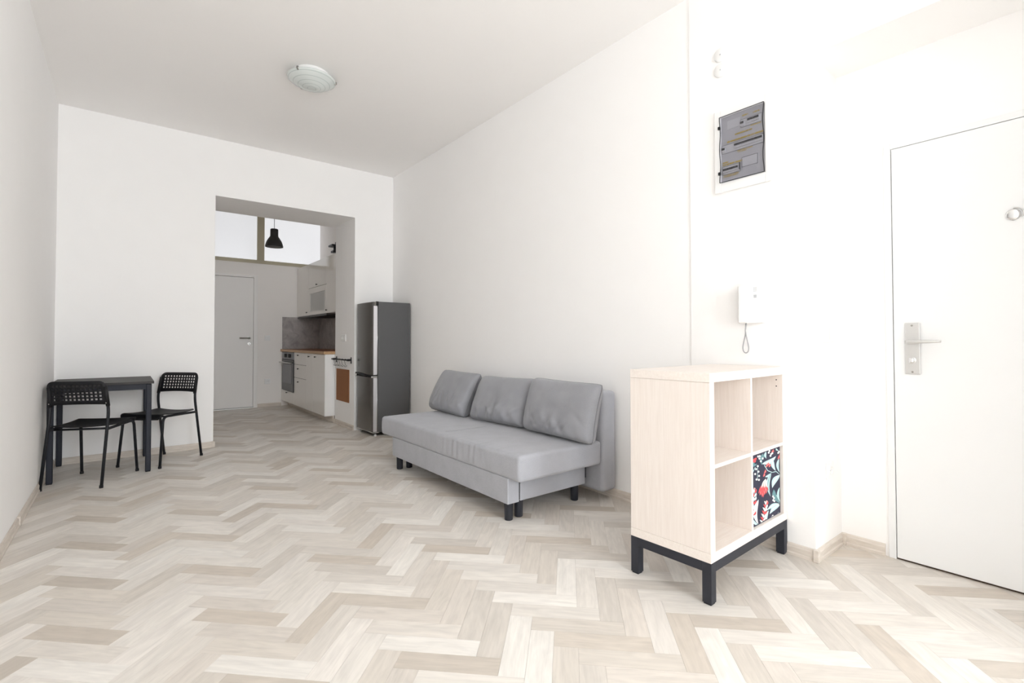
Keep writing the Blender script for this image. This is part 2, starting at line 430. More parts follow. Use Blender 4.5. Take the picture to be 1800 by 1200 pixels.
# transom window over the kitchen door
w = struct(bpy.data.objects.new('window_1', None), 'high transom window with frosted panes over the kitchen door'); COL.objects.link(w)
w.location = (1.5, YK, TZ0)
def at(o): return tuple(o.location)
def wb(parent, name, mat, *b, bevel=0.003, smooth=False):
    mm = MB().box(*b); o = mm.build(name, mat, None, bevel=bevel)
    o.parent = parent; o.matrix_parent_inverse = Matrix.Translation(-parent.location)
    return o
wb(w, 'frame_rail', 'olive_frame', XKL, XR, YK-0.012, YK+0.05, TZ0, 2.378)
wb(w, 'frame_rail', 'olive_frame', XKL, XR, YK-0.012, YK+0.05, 3.10, H)
wb(w, 'mullion', 'olive_frame', 1.650, 1.757, YK-0.010, YK+0.05, 2.378, 3.10)
wb(w, 'mullion', 'olive_frame', 0.60, 0.70, YK-0.010, YK+0.05, 2.378, 3.10)
wb(w, 'pane', 'frosted_lit_glass', 0.70, 1.650, YK+0.012, YK+0.02, 2.378, 3.10, bevel=0)['label'] = 'frosted pane'
wb(w, 'pane', 'clear_lit_glass', 1.757, XR, YK+0.012, YK+0.02, 2.378, 3.10, bevel=0)
wb(w, 'pane', 'frosted_lit_glass', XKL, 0.60, YK+0.012, YK+0.02, 2.378, 3.10, bevel=0)

# daylight window behind the camera
w = struct(bpy.data.objects.new('window_2', None), 'large daylight window behind the camera'); COL.objects.link(w)
w.location = ((WIN_X0+WIN_X1)/2, WIN_Y, WIN_Z0)
y0, y1 = WIN_Y-0.20, WIN_Y-0.13
for a, b in ((WIN_X0, WIN_X0+0.06), (WIN_X1-0.06, WIN_X1), ((WIN_X0+WIN_X1)/2-0.045, (WIN_X0+WIN_X1)/2+0.045)):
    wb(w, 'frame_post', 'white_lacquer', a, b, y0, y1, WIN_Z0, WIN_Z1)
for a, b in ((WIN_Z0, WIN_Z0+0.06), (WIN_Z1-0.06, WIN_Z1)):
    wb(w, 'frame_rail', 'white_lacquer', WIN_X0+0.06, WIN_X1-0.06, y0+0.004, y1-0.004, a, b)
xm = (WIN_X0+WIN_X1)/2
for a, b in ((WIN_X0+0.06, xm-0.045), (xm+0.045, WIN_X1-0.06)):
    wb(w, 'pane', 'window_glass', a, b, y0+0.03, y0+0.036, WIN_Z0+0.06, WIN_Z1-0.06, bevel=0)
wb(w, 'window_sill', 'white_lacquer', WIN_X0-0.04, WIN_X1+0.04, WIN_Y-0.13, WIN_Y+0.12, WIN_Z0-0.03, WIN_Z0)

# ------------------------------------------------------------------ herringbone plank floor
PW = 0.0868; NPL = 4; R2 = math.sqrt(0.5)
OX, OY = 1.192, 1.757
REG = [(XL, XR, WIN_Y, YB), (XR-1e-4, XR2+0.055, YN, YR), (O1, O2, YB-1e-4, YE), (XKL, XR, YE-1e-4, YK)]
fl = MB()
for a, b, c, d in REG: fl.box(a, b, c, d, -0.05, -0.0035)
floor = struct(fl.build('floor', 'groove'), 'pale oak herringbone plank floor')
def clip(poly, a, b, c, d):
    def cut(p, f, inter):
        out = []
        for i in range(len(p)):
            A, B = p[i], p[(i+1) % len(p)]
            fa, fb = f(A), f(B)
            if fa >= 0: out.append(A)
            if (fa >= 0) != (fb >= 0):
                t = fa/(fa-fb); out.append((A[0]+t*(B[0]-A[0]), A[1]+t*(B[1]-A[1])))
        return out
    for f in (lambda q: q[0]-a, lambda q: b-q[0], lambda q: q[1]-c, lambda q: d-q[1]):
        poly = cut(poly, f, None)
        if len(poly) < 3: return []
    return poly
def px(p):
    d = Vector(p) - Vector((0, 0, CAMZ)); z = d.dot(FWD)
    if z < 0.05: return None
    return (900 + FPX*d.dot(RGT)/z, 581.92 - FPX*d.dot(UPV)/z)
rng = random.Random(7)
LIGHT = [(0.768, 0.729, 0.677), (0.737, 0.697, 0.644), (0.800, 0.767, 0.719), (0.710, 0.666, 0.611), (0.763, 0.722, 0.673)]
MID = [(0.668, 0.618, 0.556), (0.647, 0.602, 0.547), (0.673, 0.622, 0.565)]
DARK = [(0.600, 0.538, 0.468), (0.620, 0.561, 0.492), (0.590, 0.532, 0.465)]
planks = []
INS = 0.0003
def uvw(u, v): return (OX + (u+v)*R2, OY + (-u+v)*R2)
phase = {}
for gx in range(-115, 95):
    for gy in range(-95, 115):
        r = (gx+gy) % (2*NPL)
        if r == 0:
            u0, u1, v0, v1, hor = gx*PW, (gx+NPL)*PW, gy*PW, (gy+1)*PW, True
        elif r == NPL:
            u0, u1, v0, v1, hor = gx*PW, (gx+1)*PW, gy*PW, (gy+NPL)*PW, False
        else: continue
        cx_, cy_ = uvw((u0+u1)/2, (v0+v1)/2)
        if not (XL-0.4 < cx_ < XR2+0.4 and WIN_Y-0.4 < cy_ < YK+0.4): continue
        quad = [uvw(u0+INS, v0+INS), uvw(u1-INS, v0+INS), uvw(u1-INS, v1-INS), uvw(u0+INS, v1-INS)]
        parts = [q for q in (clip(quad, *rg) for rg in REG) if q]
        if not parts: continue
        m_ = (gx+gy)//(2*NPL)
        if hor:
            k = gy
            dark = (k - (0 if m_ % 2 == 0 else 2)) % 4 == 0
            t = rng.random()
            col = rng.choice(DARK) if (dark and t < 0.75) else rng.choice(MID) if t < 0.35 else rng.choice(LIGHT)
        else:
            t = rng.random()
            col = rng.choice(DARK) if t < 0.07 else rng.choice(MID) if t < 0.42 else rng.choice(LIGHT)
        j = rng.uniform(0.96, 1.04)
        col = tuple(c*j for c in col)
        area = 0.0
        for q in parts:
            pr = [px((a[0], a[1], 0)) for a in q]
            if any(p is None for p in pr): continue
            pr = clip(pr, 0, 1800, 0, 1200)
            if len(pr) > 2:
                area += abs(sum(pr[i][0]*pr[(i+1) % len(pr)][1]-pr[(i+1) % len(pr)][0]*pr[i][1] for i in range(len(pr))))/2
        planks.append((area, parts, col, hor, (u0, v0), rng.uniform(0, 50)))
planks.sort(key=lambda p: -p[0])
def plank_mesh(name, items):
    vs, fs, cols, uvs = [], [], [], []
    for _, parts, col, hor, (u0, v0), off in items:
        def uvof(p):
            dx, dy = p[0]-OX, p[1]-OY
            u, v = (dx-dy)*R2, (dx+dy)*R2
            return (u-u0+off, v-v0+off*3.7) if hor else (v-v0+off, u-u0+off*3.7)
        for q in parts:
            n = len(q); o = len(vs)
            # orient upwards
            s2 = sum(q[i][0]*q[(i+1) % n][1]-q[(i+1) % n][0]*q[i][1] for i in range(n))
            if s2 < 0: q = q[::-1]
            vs += [(p[0], p[1], 0.0) for p in q] + [(p[0], p[1], -0.0038) for p in q]
            f = [tuple(range(o, o+n))] + [(o+i, o+n+i, o+n+(i+1) % n, o+(i+1) % n) for i in range(n)]
            pts = q+q
            for ff in f:
                fs.append(ff)
                for i in ff: cols += [*col, 1.0]; uvs += uvof(pts[i-o])
    me = bpy.data.meshes.new(name); me.from_pydata(vs, [], fs); me.update()
    ca = me.color_attributes.new('plank_tone', 'FLOAT_COLOR', 'CORNER'); ca.data.foreach_set('color', cols)
    ul = me.uv_layers.new(name='grain'); ul.data.foreach_set('uv', uvs)
    me.materials.append(MATS['oak_planks'])
    o = bpy.data.objects.new(name, me); COL.objects.link(o); o.parent = floor
    return o
for it in planks[:300]: plank_mesh('plank', [it])
rest = plank_mesh('plank_field', planks[300:]); rest['kind'] = 'stuff'

# ------------------------------------------------------------------ baseboards
BBP = [(0, 0), (BBT, 0), (BBT, 0.012), (BBT-0.004, 0.018), (BBT-0.003, BBH-0.016), (BBT-0.008, BBH-0.004), (0, BBH)]
def bb_x(mm, x, sgn, y0, y1):     # on a wall at x, facing sgn
    pl = [(x+sgn*a, b) for a, b in BBP]
    if sgn < 0: pl = pl[::-1]
    mm.prism(pl, 'y', y0, y1)
def bb_y(mm, y, sgn, x0, x1):
    pl = [(y+sgn*a, b) for a, b in BBP]
    if sgn < 0: pl = pl[::-1]
    mm.prism(pl, 'x', x0, x1)
G = 0.0005
mm = MB(); bb_x(mm, XL+G, 1, WIN_Y, YB-G); L = mm.build('baseboard_left', 'skirting'); struct(L, 'pale oak skirting along the long left wall')
MB().box(XL+G, XL+BBT+0.003, 3.985, 4.03, 0.0, BBH+0.001).build('joint_cover', 'skirting', L, bevel=0.002)
mm = MB(); bb_y(mm, YB-G, -1, XL+BBT+0.001, O1+0.012); Bk = mm.build('baseboard_back', 'skirting'); struct(Bk, 'pale oak skirting behind the black table')
MB().box(O1-0.012, O1+0.016, YB-BBT-0.003, YB+0.02, 0, BBH+0.001).build('end_cap', 'skirting', Bk, bevel=0.002)
mm = MB(); bb_x(mm, O1+G, 1, YB+0.022, YE); struct(mm.build('baseboard_jamb_left', 'skirting'))
mm = MB(); bb_x(mm, O2-G, -1, YB, YE); Jr = mm.build('baseboard_jamb_right', 'skirting'); struct(Jr, 'oak skirting below the cork board')
MB().box(O2-BBT-0.003, O2-G, YE-0.03, YE+0.004, 0, BBH+0.001).build('end_cap', 'skirting', Jr, bevel=0.002)
mm = MB(); bb_x(mm, XR-G, -1, ST, YB-G); struct(mm.build('baseboard_right', 'skirting'), 'oak skirting behind the sofa')
mm = MB(); bb_x(mm, XR-SD-G, -1, YR-0.012, ST); Bn = mm.build('baseboard_niche', 'skirting'); struct(Bn, 'oak skirting around the door niche corner')
mm = MB(); bb_y(mm, YR-G, -1, XR-SD-0.010, XR2-BBT); mm.build('return_board', 'skirting', Bn)
mm = MB(); bb_x(mm, XR2-G, -1, DY1+0.045, YR-BBT); mm.build('recess_board', 'skirting', Bn)
MB().box(XR-SD-BBT-0.004, XR-SD+0.006, YR-BBT-0.004, YR+0.008, 0, BBH+0.002).build('corner_cap', 'skirting', Bn, bevel=0.003)
MB().box(XR2-BBT-0.010, XR2-G, YR-BBT-0.010, YR-G, 0, BBH+0.002).build('corner_cap', 'skirting', Bn, bevel=0.003)
mm = MB(); bb_y(mm, YK-G, -1, KD1+0.030, 2.028); struct(mm.build('baseboard_kitchen', 'skirting'))

# ------------------------------------------------------------------ entry door in the niche
d = struct(bpy.data.objects.new('door_1', None), 'plain white entry door with steel handle plate'); COL.objects.link(d)
XD = 2.9745
d.location = (XD, (DY0+DY1)/2, 0)
def rel(parent, o):
    o.parent = parent; o.matrix_parent_inverse = Matrix.Translation(-parent.location); return o
lf = rel(d, MB().box(XD, XD+0.045, DY0, DY1-0.004, 0.010, DZ-0.004).build('leaf', 'white_lacquer', bevel=0.002))
fr = MB()
fr.box(XD+0.004, XR2+0.058, DY1, DY1+0.03, 0, DZ+0.03); fr.box(XD+0.004, XR2+0.058, DY0-0.03, DY0, 0, DZ+0.03); fr.box(XD+0.004, XR2+0.058, DY0, DY1, DZ, DZ+0.03)
rel(d, fr.build('door_frame', 'white_lacquer', bevel=0.002))
rel(d, MB().box(XD+0.012, XR2+0.058, DY0+0.001, DY1-0.001, -0.003, 0.008).build('under_door_strip', 'under_door_shade'))  # board coloured dark in place of the shade under the leaf
pl = rel(d, MB().box(XD-0.006, XD, 0.607, 0.664, 0.911, 1.157).build('handle_plate', 'brushed_nickel', bevel=0.002))
hm = MB(); hm.tube([(XD-0.004, 0.640, 1.067), (XD-0.045, 0.640, 1.067)], 0.010, 14)
rel(d, hm.build('lever_neck', 'brushed_nickel', smooth=True))
hm = MB(); hm.tube([(XD-0.048, 0.652, 1.066), (XD-0.050, 0.640, 1.066), (XD-0.050, 0.60, 1.067), (XD-0.049, 0.54, 1.068), (XD-0.047, 0.522, 1.068)], [0.009, 0.011, 0.0085, 0.006, 0.0045], 12)
rel(d, hm.build('lever', 'brushed_nickel', smooth=True))
hm = MB(); hm.lathe([(0.015, 0), (0.015, -0.004), (0.010, -0.006)], (XD-0.006, 0.636, 0.978), 'x', 20); rel(d, hm.build('thumb_turn_rose', 'brushed_nickel', smooth=False))
rel(d, MB().box(XD-0.030, XD-0.008, 0.627, 0.645, 0.966, 0.990).build('thumb_turn', 'chrome', bevel=0.004))
for z in (1.145, 0.922):
    hm = MB(); hm.lathe([(0.0045, 0), (0.0045, -0.002), (0.002, -0.003)], (XD-0.006, 0.636, z), 'x', 12); rel(d, hm.build('screw', 'glass_clip'))
hm = MB(); hm.lathe([(0.0235, 0), (0.0235, -0.004), (0.0205, -0.007), (0.012, -0.009), (0.0001, -0.0095)], (XD, 0.287, 1.612), 'x', 32)
pv = rel(d, autosmooth(hm.build('door_viewer', 'chrome')))
hm = MB()
pts = [(XD-0.005, 0.280+0.0245*math.cos(t), 1.6155+0.0245*math.sin(t)) for t in [math.radians(a) for a in range(-215, -20, 12)]]
pts = [(XD-0.005, 0.280-0.0245*math.cos(t), 1.6155+0.0245*math.sin(t)) for t in [math.radians(a) for a in range(-45, 110, 10)]]
hm.tube(pts, 0.0022, 8); rel(d, hm.build('viewer_cover_ring', 'brushed_nickel', smooth=True))

# kitchen door
d = struct(bpy.data.objects.new('door_2', None), 'white kitchen door below the transom window'); COL.objects.link(d)
d.location = (1.2, YK, 0)
rel(d, MB().box(KD0+0.03, 1.605, YK-0.004, YK+0.036, 0.018, 2.082).build('leaf', 'door_paint', bevel=0.002))
fr = MB(); fr.box(KD0-0.03, KD0+0.027, YK-0.016, YK+0.098, 0, KDZ+0.02); fr.box(1.608, 1.665, YK-0.016, YK+0.098, 0, KDZ+0.02); fr.box(KD0+0.027, 1.608, YK-0.016, YK+0.098, 2.086, KDZ+0.02)
rel(d, fr.build('door_frame', 'door_paint', bevel=0.003))
rel(d, MB().box(KD0+0.027, 1.608, YK-0.02, YK+0.09, 0, 0.014).build('under_door_strip', 'brushed_nickel', bevel=0.003))
hm = MB(); hm.lathe([(0.024, 0), (0.024, -0.006), (0.012, -0.008)], (1.545, YK-0.004, 1.116), 'y', 24); rel(d, hm.build('handle_rose', 'brushed_nickel'))
hm = MB(); hm.tube([(1.545, YK-0.008, 1.116), (1.545, YK-0.05, 1.116), (1.535, YK-0.056, 1.116), (1.50, YK-0.057, 1.116), (1.405, YK-0.057, 1.116)], 0.0115, 12)
rel(d, hm.build('lever', 'glass_clip', smooth=True))
hm = MB(); hm.lathe([(0.024, 0), (0.024, -0.006), (0.021, -0.009)], (1.545, YK-0.004, 1.026), 'y', 24); k = rel(d, hm.build('key_rose', 'chrome'))
rel(d, MB().box(1.541, 1.549, YK-0.0155, YK-0.0125, 1.012, 1.034).build('keyhole', 'black_steel'))

# ------------------------------------------------------------------ fridge
FX, FY0, FY1, FH = 2.160, 5.232, 5.735, 1.515
f = thing('fridge', 'tall grey fridge freezer with dark steel doors beside the kitchen opening', 'fridge', (2.39, 5.48, 0))
rel(f, MB().box(FX+0.070, 2.625, FY0, FY1, 0.045, FH).build('body', 'grey_enamel', bevel=0.006))
rel(f, MB().box(FX+0.060, FX+0.072, FY0+0.012, FY1-0.012, 0.05, FH-0.01).build('door_gasket', 'dark_gap'))
def fdoor(z0, z1, name):
    # slightly bowed door front with rounded vertical edges
    n = 18; pts = []
    for i in range(n+1):
        t = i/n; y = FY0 + (FY1-FY0)*t
        bow = 0.016*(1-(2*t-1)**2)
        e = min(t, 1-t)*(FY1-FY0)
        rnd = 0.0
        if e < 0.014: rnd = 0.014 - math.sqrt(max(0, 0.014**2-(0.014-e)**2))
        pts.append((FX+0.012 - bow + rnd, y))
    poly = pts + [(FX+0.060, FY1), (FX+0.060, FY0)]
    mm = MB().prism(poly[::-1], 'z', z0, z1)
    return rel(f, autosmooth(mm.build(name, 'fridge_steel', bevel=0.003), 50))
fdoor(0.686, FH-0.004, 'door')
fdoor(0.050, 0.662, 'door')['label'] = 'lower freezer door'
rel(f, MB().prism([(FX+0.018, FY0+0.004), (FX+0.060, FY0+0.004), (FX+0.060, FY1-0.004), (FX+0.018, FY1-0.004)], 'z', 0.662, 0.686).build('door_joint', 'dark_gap'))
hb = MB(); hb.tube([(FX-0.006, FY0+0.03, 0.672), (FX-0.012, FY0+0.18, 0.680), (FX-0.012, FY0+0.32, 0.690), (FX-0.002, FY1-0.03, 0.694)], [0.006, 0.010, 0.011, 0.010], 10)
rel(f, hb.build('handle_grip', 'black_plastic', smooth=True))
for y, nm in ((FY0+0.004, 'handle_end'), (FY1-0.022, 'handle_end')):
    rel(f, MB().box(FX-0.003, FX+0.062, y-0.006, y+0.020, 0.655, 0.676).build(nm, 'chrome', bevel=0.005))
for z0_, z1_ in ((0.054, 0.656), (0.690, FH-0.050)):
    rel(f, MB().box(FX+0.016, FX+0.058, FY0-0.0025, FY0+0.001, z0_, z1_).build('edge_highlight', 'highlight_metal', bevel=0.001))  # pale strip added as the window's highlight on the rounded door edge
tr = MB(); tr.tube([(FX+0.060, FY0-0.002, 0.056), (FX+0.060, FY0-0.002, 0.650)], 0.003, 8); rel(f, tr.build('edge_trim', 'chrome', smooth=True))
tr = MB(); tr.tube([(FX+0.060, FY0-0.002, 0.700), (FX+0.060, FY0-0.002, FH-0.06)], 0.003, 8); rel(f, tr.build('edge_trim', 'chrome', smooth=True))
rel(f, MB().box(FX+0.010, FX+0.09, FY0+0.002, FY1-0.002, 0.038, 0.050).build('kick_strip', 'chrome', bevel=0.004))
rel(f, MB().box(FX+0.03, 2.60, FY0+0.01, FY1-0.01, 0.030, 0.0445).build('base_plate', 'dark_gap'))
for x, y in ((FX+0.055, FY0+0.035), (FX+0.055, FY1-0.035), (2.56, FY0+0.035), (2.56, FY1-0.035)):
    hm = MB(); hm.lathe([(0.016, 0.0), (0.016, 0.012), (0.008, 0.014), (0.008, 0.031)], (x, y, 0), 'z', 14); rel(f, hm.build('foot', 'white_plastic'))
rel(f, MB().box(FX+0.045, FX+0.075, FY0-0.001, FY0+0.02, FH-0.045, FH+0.002).build('hinge', 'black_plastic', bevel=0.003))

# ------------------------------------------------------------------ kitchen
KX = 2.030           # fronts of the base units
KY0 = 6.452
def knob(parent, x, y, z, r=0.011):
    hm = MB(); hm.lathe([(0.004, 0.0), (0.004, -0.012), (r*0.8, -0.015), (r, -0.020), (r*0.85, -0.025), (0.001, -0.026)], (x, y, z), 'x', 14)
    return hm
def knob_on(thing_, part, x, y, z):
    o = knob(None, x, y, z).build('knob', 'black_steel', smooth=True)
    o.parent = part; o.matrix_parent_inverse = part.matrix_world.inverted() if False else Matrix.Translation(-thing_.location)
    return o
def front(t, name, mat, y0, y1, z0, z1, x=KX, knobs=(), th=0.018):
    o = MB().box(x, x+th, y0+0.0012, y1-0.0012, z0+0.0025, z1-0.0025).build(name, mat, bevel=0.0015)
    rel(t, o)
    for (ky, kz) in knobs:
        kk = knob(None, x, ky, kz).build('knob', 'black_steel', smooth=True)
        kk.parent = o
    return o
BZ0, BZ1 = 0.092, 0.895
XB = XR-0.004
# door unit beside the opening
t = thing('base_cabinet', 'cream gloss base cabinet with two doors at the open end of the worktop', 'cabinet', (2.3, 6.88, 0))
rel(t, MB().box(KX+0.019, XB, KY0+0.019, 7.288, BZ0, BZ1).build('body', 'white_board'))
rel(t, MB().box(KX-0.001, XB, KY0, KY0+0.018, BZ0, BZ1).build('end_panel', 'white_plastic', bevel=0.001))  # window light on this end put into a whiter colour
front(t, 'door', 'cream_gloss', KY0+0.018, 6.985, BZ0, BZ1, knobs=[(6.84, 0.853)])
front(t, 'door', 'cream_gloss', 6.985, 7.290, BZ0, BZ1, knobs=[(7.128, 0.851)])
# drawer unit
t = thing('drawer_cabinet', 'cream gloss base cabinet with three drawers next to the oven', 'cabinet', (2.3, 7.6, 0))
rel(t, MB().box(KX+0.021, XB, 7.291, 7.926, BZ0, BZ1).build('body', 'white_board'))
for z_ in (0.715, 0.515): rel(t, MB().box(KX+0.014, KX+0.020, 7.295, 7.923, z_-0.0022, z_+0.0022).build('shadow_gap', 'dark_gap'))  # dark strips that paint the shade into the drawer seams
front(t, 'drawer', 'cream_gloss', 7.290, 7.928, 0.715, BZ1, knobs=[(7.675, 0.856)])
front(t, 'drawer', 'cream_gloss', 7.290, 7.928, 0.515, 0.715, knobs=[(7.669, 0.655)])
front(t, 'drawer', 'cream_gloss', 7.290, 7.928, BZ0, 0.515, knobs=[(7.664, 0.460)])
# oven housing and oven
t = thing('oven_cabinet', 'cream oven housing with one low drawer against the kitchen end wall', 'cabinet', (2.3, 8.3, 0))
hs = MB(); hs.box(KX+0.019, XB, 7.929, 7.945, BZ0, BZ1); hs.box(KX+0.019, XB, 8.640, 8.694, BZ0, BZ1); hs.box(KX+0.019, XB, 7.945, 8.640, BZ0, 0.270); hs.box(XB-0.02, XB, 7.945, 8.640, 0.27, BZ1)
rel(t, hs.build('body', 'white_board'))
front(t, 'drawer', 'cream_gloss', 7.928, 8.640, BZ0, 0.275, knobs=[(8.310, 0.250)])
front(t, 'filler_strip', 'cream_gloss', 8.640, 8.694, BZ0, BZ1)
ov = thing('oven', 'built in steel oven with dark glass door under the worktop', 'oven', (2.3, 8.3, 0.28))
rel(ov, MB().box(KX+0.022, XB-0.03, 7.950, 8.634, 0.280, 0.890).build('oven_body', 'hood_steel'))
rel(ov, MB().box(KX-0.006, KX+0.020, 7.934, 8.636, 0.778, 0.889).build('control_panel', 'oven_steel', bevel=0.003))
od = rel(ov, MB().box(KX-0.010, KX+0.020, 7.936, 8.634, 0.280, 0.768).build('oven_door', 'oven_glass', bevel=0.003))
wn = MB().box(KX-0.012, KX-0.009, 8.03, 8.57, 0.40, 0.700).build('oven_window', 'oven_window', bevel=0.001); wn.parent = od
hb = MB(); hb.tube([(KX-0.012, 8.02, 0.728), (KX-0.048, 8.02, 0.728)], 0.007, 10); hb.tube([(KX-0.012, 8.55, 0.728), (KX-0.048, 8.55, 0.728)], 0.007, 10); hb.tube([(KX-0.050, 7.96, 0.728), (KX-0.050, 8.61, 0.728)], 0.010, 12)
hh = hb.build('door_handle', 'brushed_nickel', smooth=True); hh.parent = od
rel(ov, MB().box(KX-0.006, KX+0.018, 7.940, 8.630, 0.7685, 0.7775).build('vent_gap', 'dark_gap'))
for y in (8.16, 8.40):
    rel(ov, MB().box(KX-0.022, KX-0.006, y-0.055, y+0.055, 0.806, 0.866).build('control_knob', 'black_plastic', bevel=0.01))
# worktop
t = thing('worktop', 'reddish oiled wood kitchen worktop on the cream cabinets', 'worktop', (2.3, 7.5, 0.905))
rel(t, MB().box(2.012, XB, KY0-0.008, 8.696, 0.9320, 0.9360).build('top_surface', 'worktop_oak', bevel=0.001))
rel(t, MB().box(2.010, XB, KY0-0.010, 8.696, 0.8960, 0.9320).build('edge_board', 'worktop_edge', bevel=0.002))
# plinth
tag(MB().box(O2-0.020, O2-0.005, YE+0.006, 8.69, 0.001, BZ0-0.001).build('cabinet_plinth', 'skirting'), 'oak plinth board set back under the cream base cabinets', 'plinth')
# splashback
t = thing('splashback', 'mottled grey stone splashback between worktop and wall cabinets', 'splashback', (2.4, 8.0, 0.947))
rel(t, MB().box(2.036, XR-0.012, YK-0.010, YK-0.001, 0.9370, 1.468).build('end_panel', 'stone_splash'))
rel(t, MB().box(XR-0.011, XR-0.001, KY0+0.01, YK-0.001, 0.9370, 1.468).build('back_panel', 'stone_splash'))
# wall cabinets
UX, UZ0, UZ1 = 2.268, 1.472, 2.290
CABY = [(6.60, 7.165), (7.165, 8.055), (8.055, 8.694)]
labs = ['cream gloss wall cabinet half hidden behind the opening edge', 'cream wall cabinet with grey glass flap above the hob', 'tall cream gloss wall cabinet door against the kitchen end wall']
for i, (a, b) in enumerate(CABY):
    t = thing('wall_cabinet', labs[i], 'cabinet', (2.45, (a+b)/2, UZ0), group='cream kitchen wall cabinets')
    rel(t, MB().box(UX+0.019, XB-0.008, a+0.001, b-0.001, UZ0, UZ1).build('body', 'white_board'))
    if i == 0: front(t, 'door', 'cream_gloss', a, b, UZ0, UZ1, UX, [(7.125, 1.515)])
    elif i == 2: front(t, 'door', 'cream_gloss', a, b, UZ0, UZ1, UX, [(8.095, 1.522)])
    else:
        front(t, 'flap_door', 'cream_gloss', a, b, 1.895, UZ1, UX, [(7.595, 1.925)])
        g_ = MB(); z0, z1 = UZ0, 1.893; yy0, yy1 = a+0.002, b-0.002; x0, x1 = UX, UX+0.018
        g_.box(x0, x1, yy0, yy0+0.08, z0, z1); g_.box(x0, x1, yy1-0.08, yy1, z0, z1); g_.box(x0, x1, yy0+0.08, yy1-0.08, z0, z0+0.055); g_.box(x0, x1, yy0+0.08, yy1-0.08, z1-0.085, z1)
        rel(t, g_.build('flap_frame', 'cream_gloss', bevel=0.001))
        rel(t, MB().box(UX+0.007, UX+0.011, yy0+0.08, yy1-0.08, z0+0.055, z1-0.085).build('flap_glass', 'flap_pane'))
t = thing('extractor_hood', 'dark flat extractor hood under the kitchen wall cabinets', 'hood', (2.45, 7.6, 1.43))
rel(t, MB().box(UX+0.005, XB-0.014, 7.17, 8.682, 1.446, 1.470).build('hood_body', 'hood_steel', bevel=0.003))
rel(t, MB().box(UX+0.03, XB-0.03, 7.25, 8.00, 1.436, 1.447).build('filter', 'dark_gap', bevel=0.002))
# black bracket on the kitchen side wall
t = thing('wall_bracket', 'black metal bracket high on the kitchen side wall above the cabinets', 'bracket', (XR-0.03, 7.9, 2.45))
rel(t, MB().box(XR-0.012, XR-0.001, 7.83, 7.90, 2.44, 2.66).build('mounting_plate', 'black_steel', bevel=0.002))
rel(t, MB().box(XR-0.09, XR-0.012, 7.81, 7.99, 2.585, 2.612).build('upper_arm', 'black_steel', bevel=0.002))
rel(t, MB().box(XR-0.07, XR-0.012, 7.81, 7.93, 2.485, 2.515).build('lower_arm', 'black_steel', bevel=0.002))
rel(t, MB().box(XR-0.05, XR-0.012, 7.84, 7.87, 2.515, 2.585).build('spacer', 'black_steel', bevel=0.002))

# pendant lamp
t = thing('pendant_lamp', 'black bell shaped pendant lamp hanging in the kitchen', 'lamp', (1.575, 7.20, 2.345))
hm = MB(); px_, py_ = 1.575, 7.20
prof = [(0.112, 2.352), (0.113, 2.358), (0.108, 2.385), (0.093, 2.430), (0.066, 2.475), (0.052, 2.495), (0.050, 2.510), (0.050, 2.590), (0.045, 2.598), (0.012, 2.602)]
hm.lathe(prof, (px_, py_, 0), 'z', 40); o = autosmooth(rel(t, hm.build('lamp_shade', 'pendant_black')), 45)
o.data.polygons  # closed below by the reflector
hm = MB(); hm.lathe([(0.110, 2.353), (0.104, 2.384), (0.088, 2.428), (0.060, 2.472), (0.001, 2.476)], (px_, py_, 0), 'z', 40); autosmooth(rel(t, hm.build('reflector', 'pendant_inside')), 60)
hm = MB(); hm.tube([(px_, py_, 2.600), (px_, py_, H-0.03)], 0.0035, 8); rel(t, hm.build('cord', 'black_plastic', smooth=True))
hm = MB(); hm.lathe([(0.05, H-0.001), (0.05, H-0.03), (0.01, H-0.04)], (px_, py_, 0), 'z', 24); rel(t, hm.build('ceiling_cup', 'pendant_black'))
hm = MB(); hm.lathe([(0.001, 2.368), (0.020, 2.374), (0.028, 2.395), (0.020, 2.43), (0.013, 2.45), (0.013, 2.476)], (px_, py_, 0), 'z', 20); rel(t, hm.build('bulb', 'white_plastic', smooth=True))

# wall plates ----------------------------------------------------------------
def plate(name, label, cat, face, c, w, h, kind):
    """face: '-x' plate on a wall seen from -x, '-y' from -y; c = centre on the wall"""
    t = thing(name, label, cat, c)
    def bx(nm, du0, du1, dz0, dz1, d0, d1, mat, bev=0.002):
        if face == '-x': o = MB().box(c[0]-d1, c[0]-d0, c[1]+du0, c[1]+du1, c[2]+dz0, c[2]+dz1)
        else: o = MB().box(c[0]+du0, c[0]+du1, c[1]-d1, c[1]-d0, c[2]+dz0, c[2]+dz1)
        return rel(t, o.build(nm, mat, bevel=bev))
    bx('cover_plate', -w/2, w/2, -h/2, h/2, 0.0005, 0.009, 'white_plastic', 0.003)
    n = max(1, round(w/0.082))
    for i in range(n):
        u = -w/2 + w*(i+0.5)/n
        if kind == 'switch': bx('rocker', u-0.029, u+0.029, -0.029, 0.029, 0.009, 0.0125, 'white_plastic', 0.002)
        else:
            ax = 'x' if face == '-x' else 'y'
            cc = (c[0]-0.009, c[1]+u, c[2]) if face == '-x' else (c[0]+u, c[1]-0.009, c[2])
            hm = MB(); hm.lathe([(0.0215, 0.001), (0.0215, -0.003), (0.0195, -0.003), (0.0185, -0.0008), (0.0005, -0.0008)], cc, ax, 24); rel(t, hm.build('socket_well', 'white_board'))
            for s_ in (-0.0095, 0.0095):
                cc2 = (cc[0]-0.0002, cc[1]+s_, cc[2]) if face == '-x' else (cc[0]+s_, cc[1]-0.0002, cc[2])
                hm = MB(); hm.lathe([(0.0028, 0.001), (0.0028, -0.0014)], cc2, ax, 10); rel(t, hm.build('pin_hole', 'grey_button'))
    return t
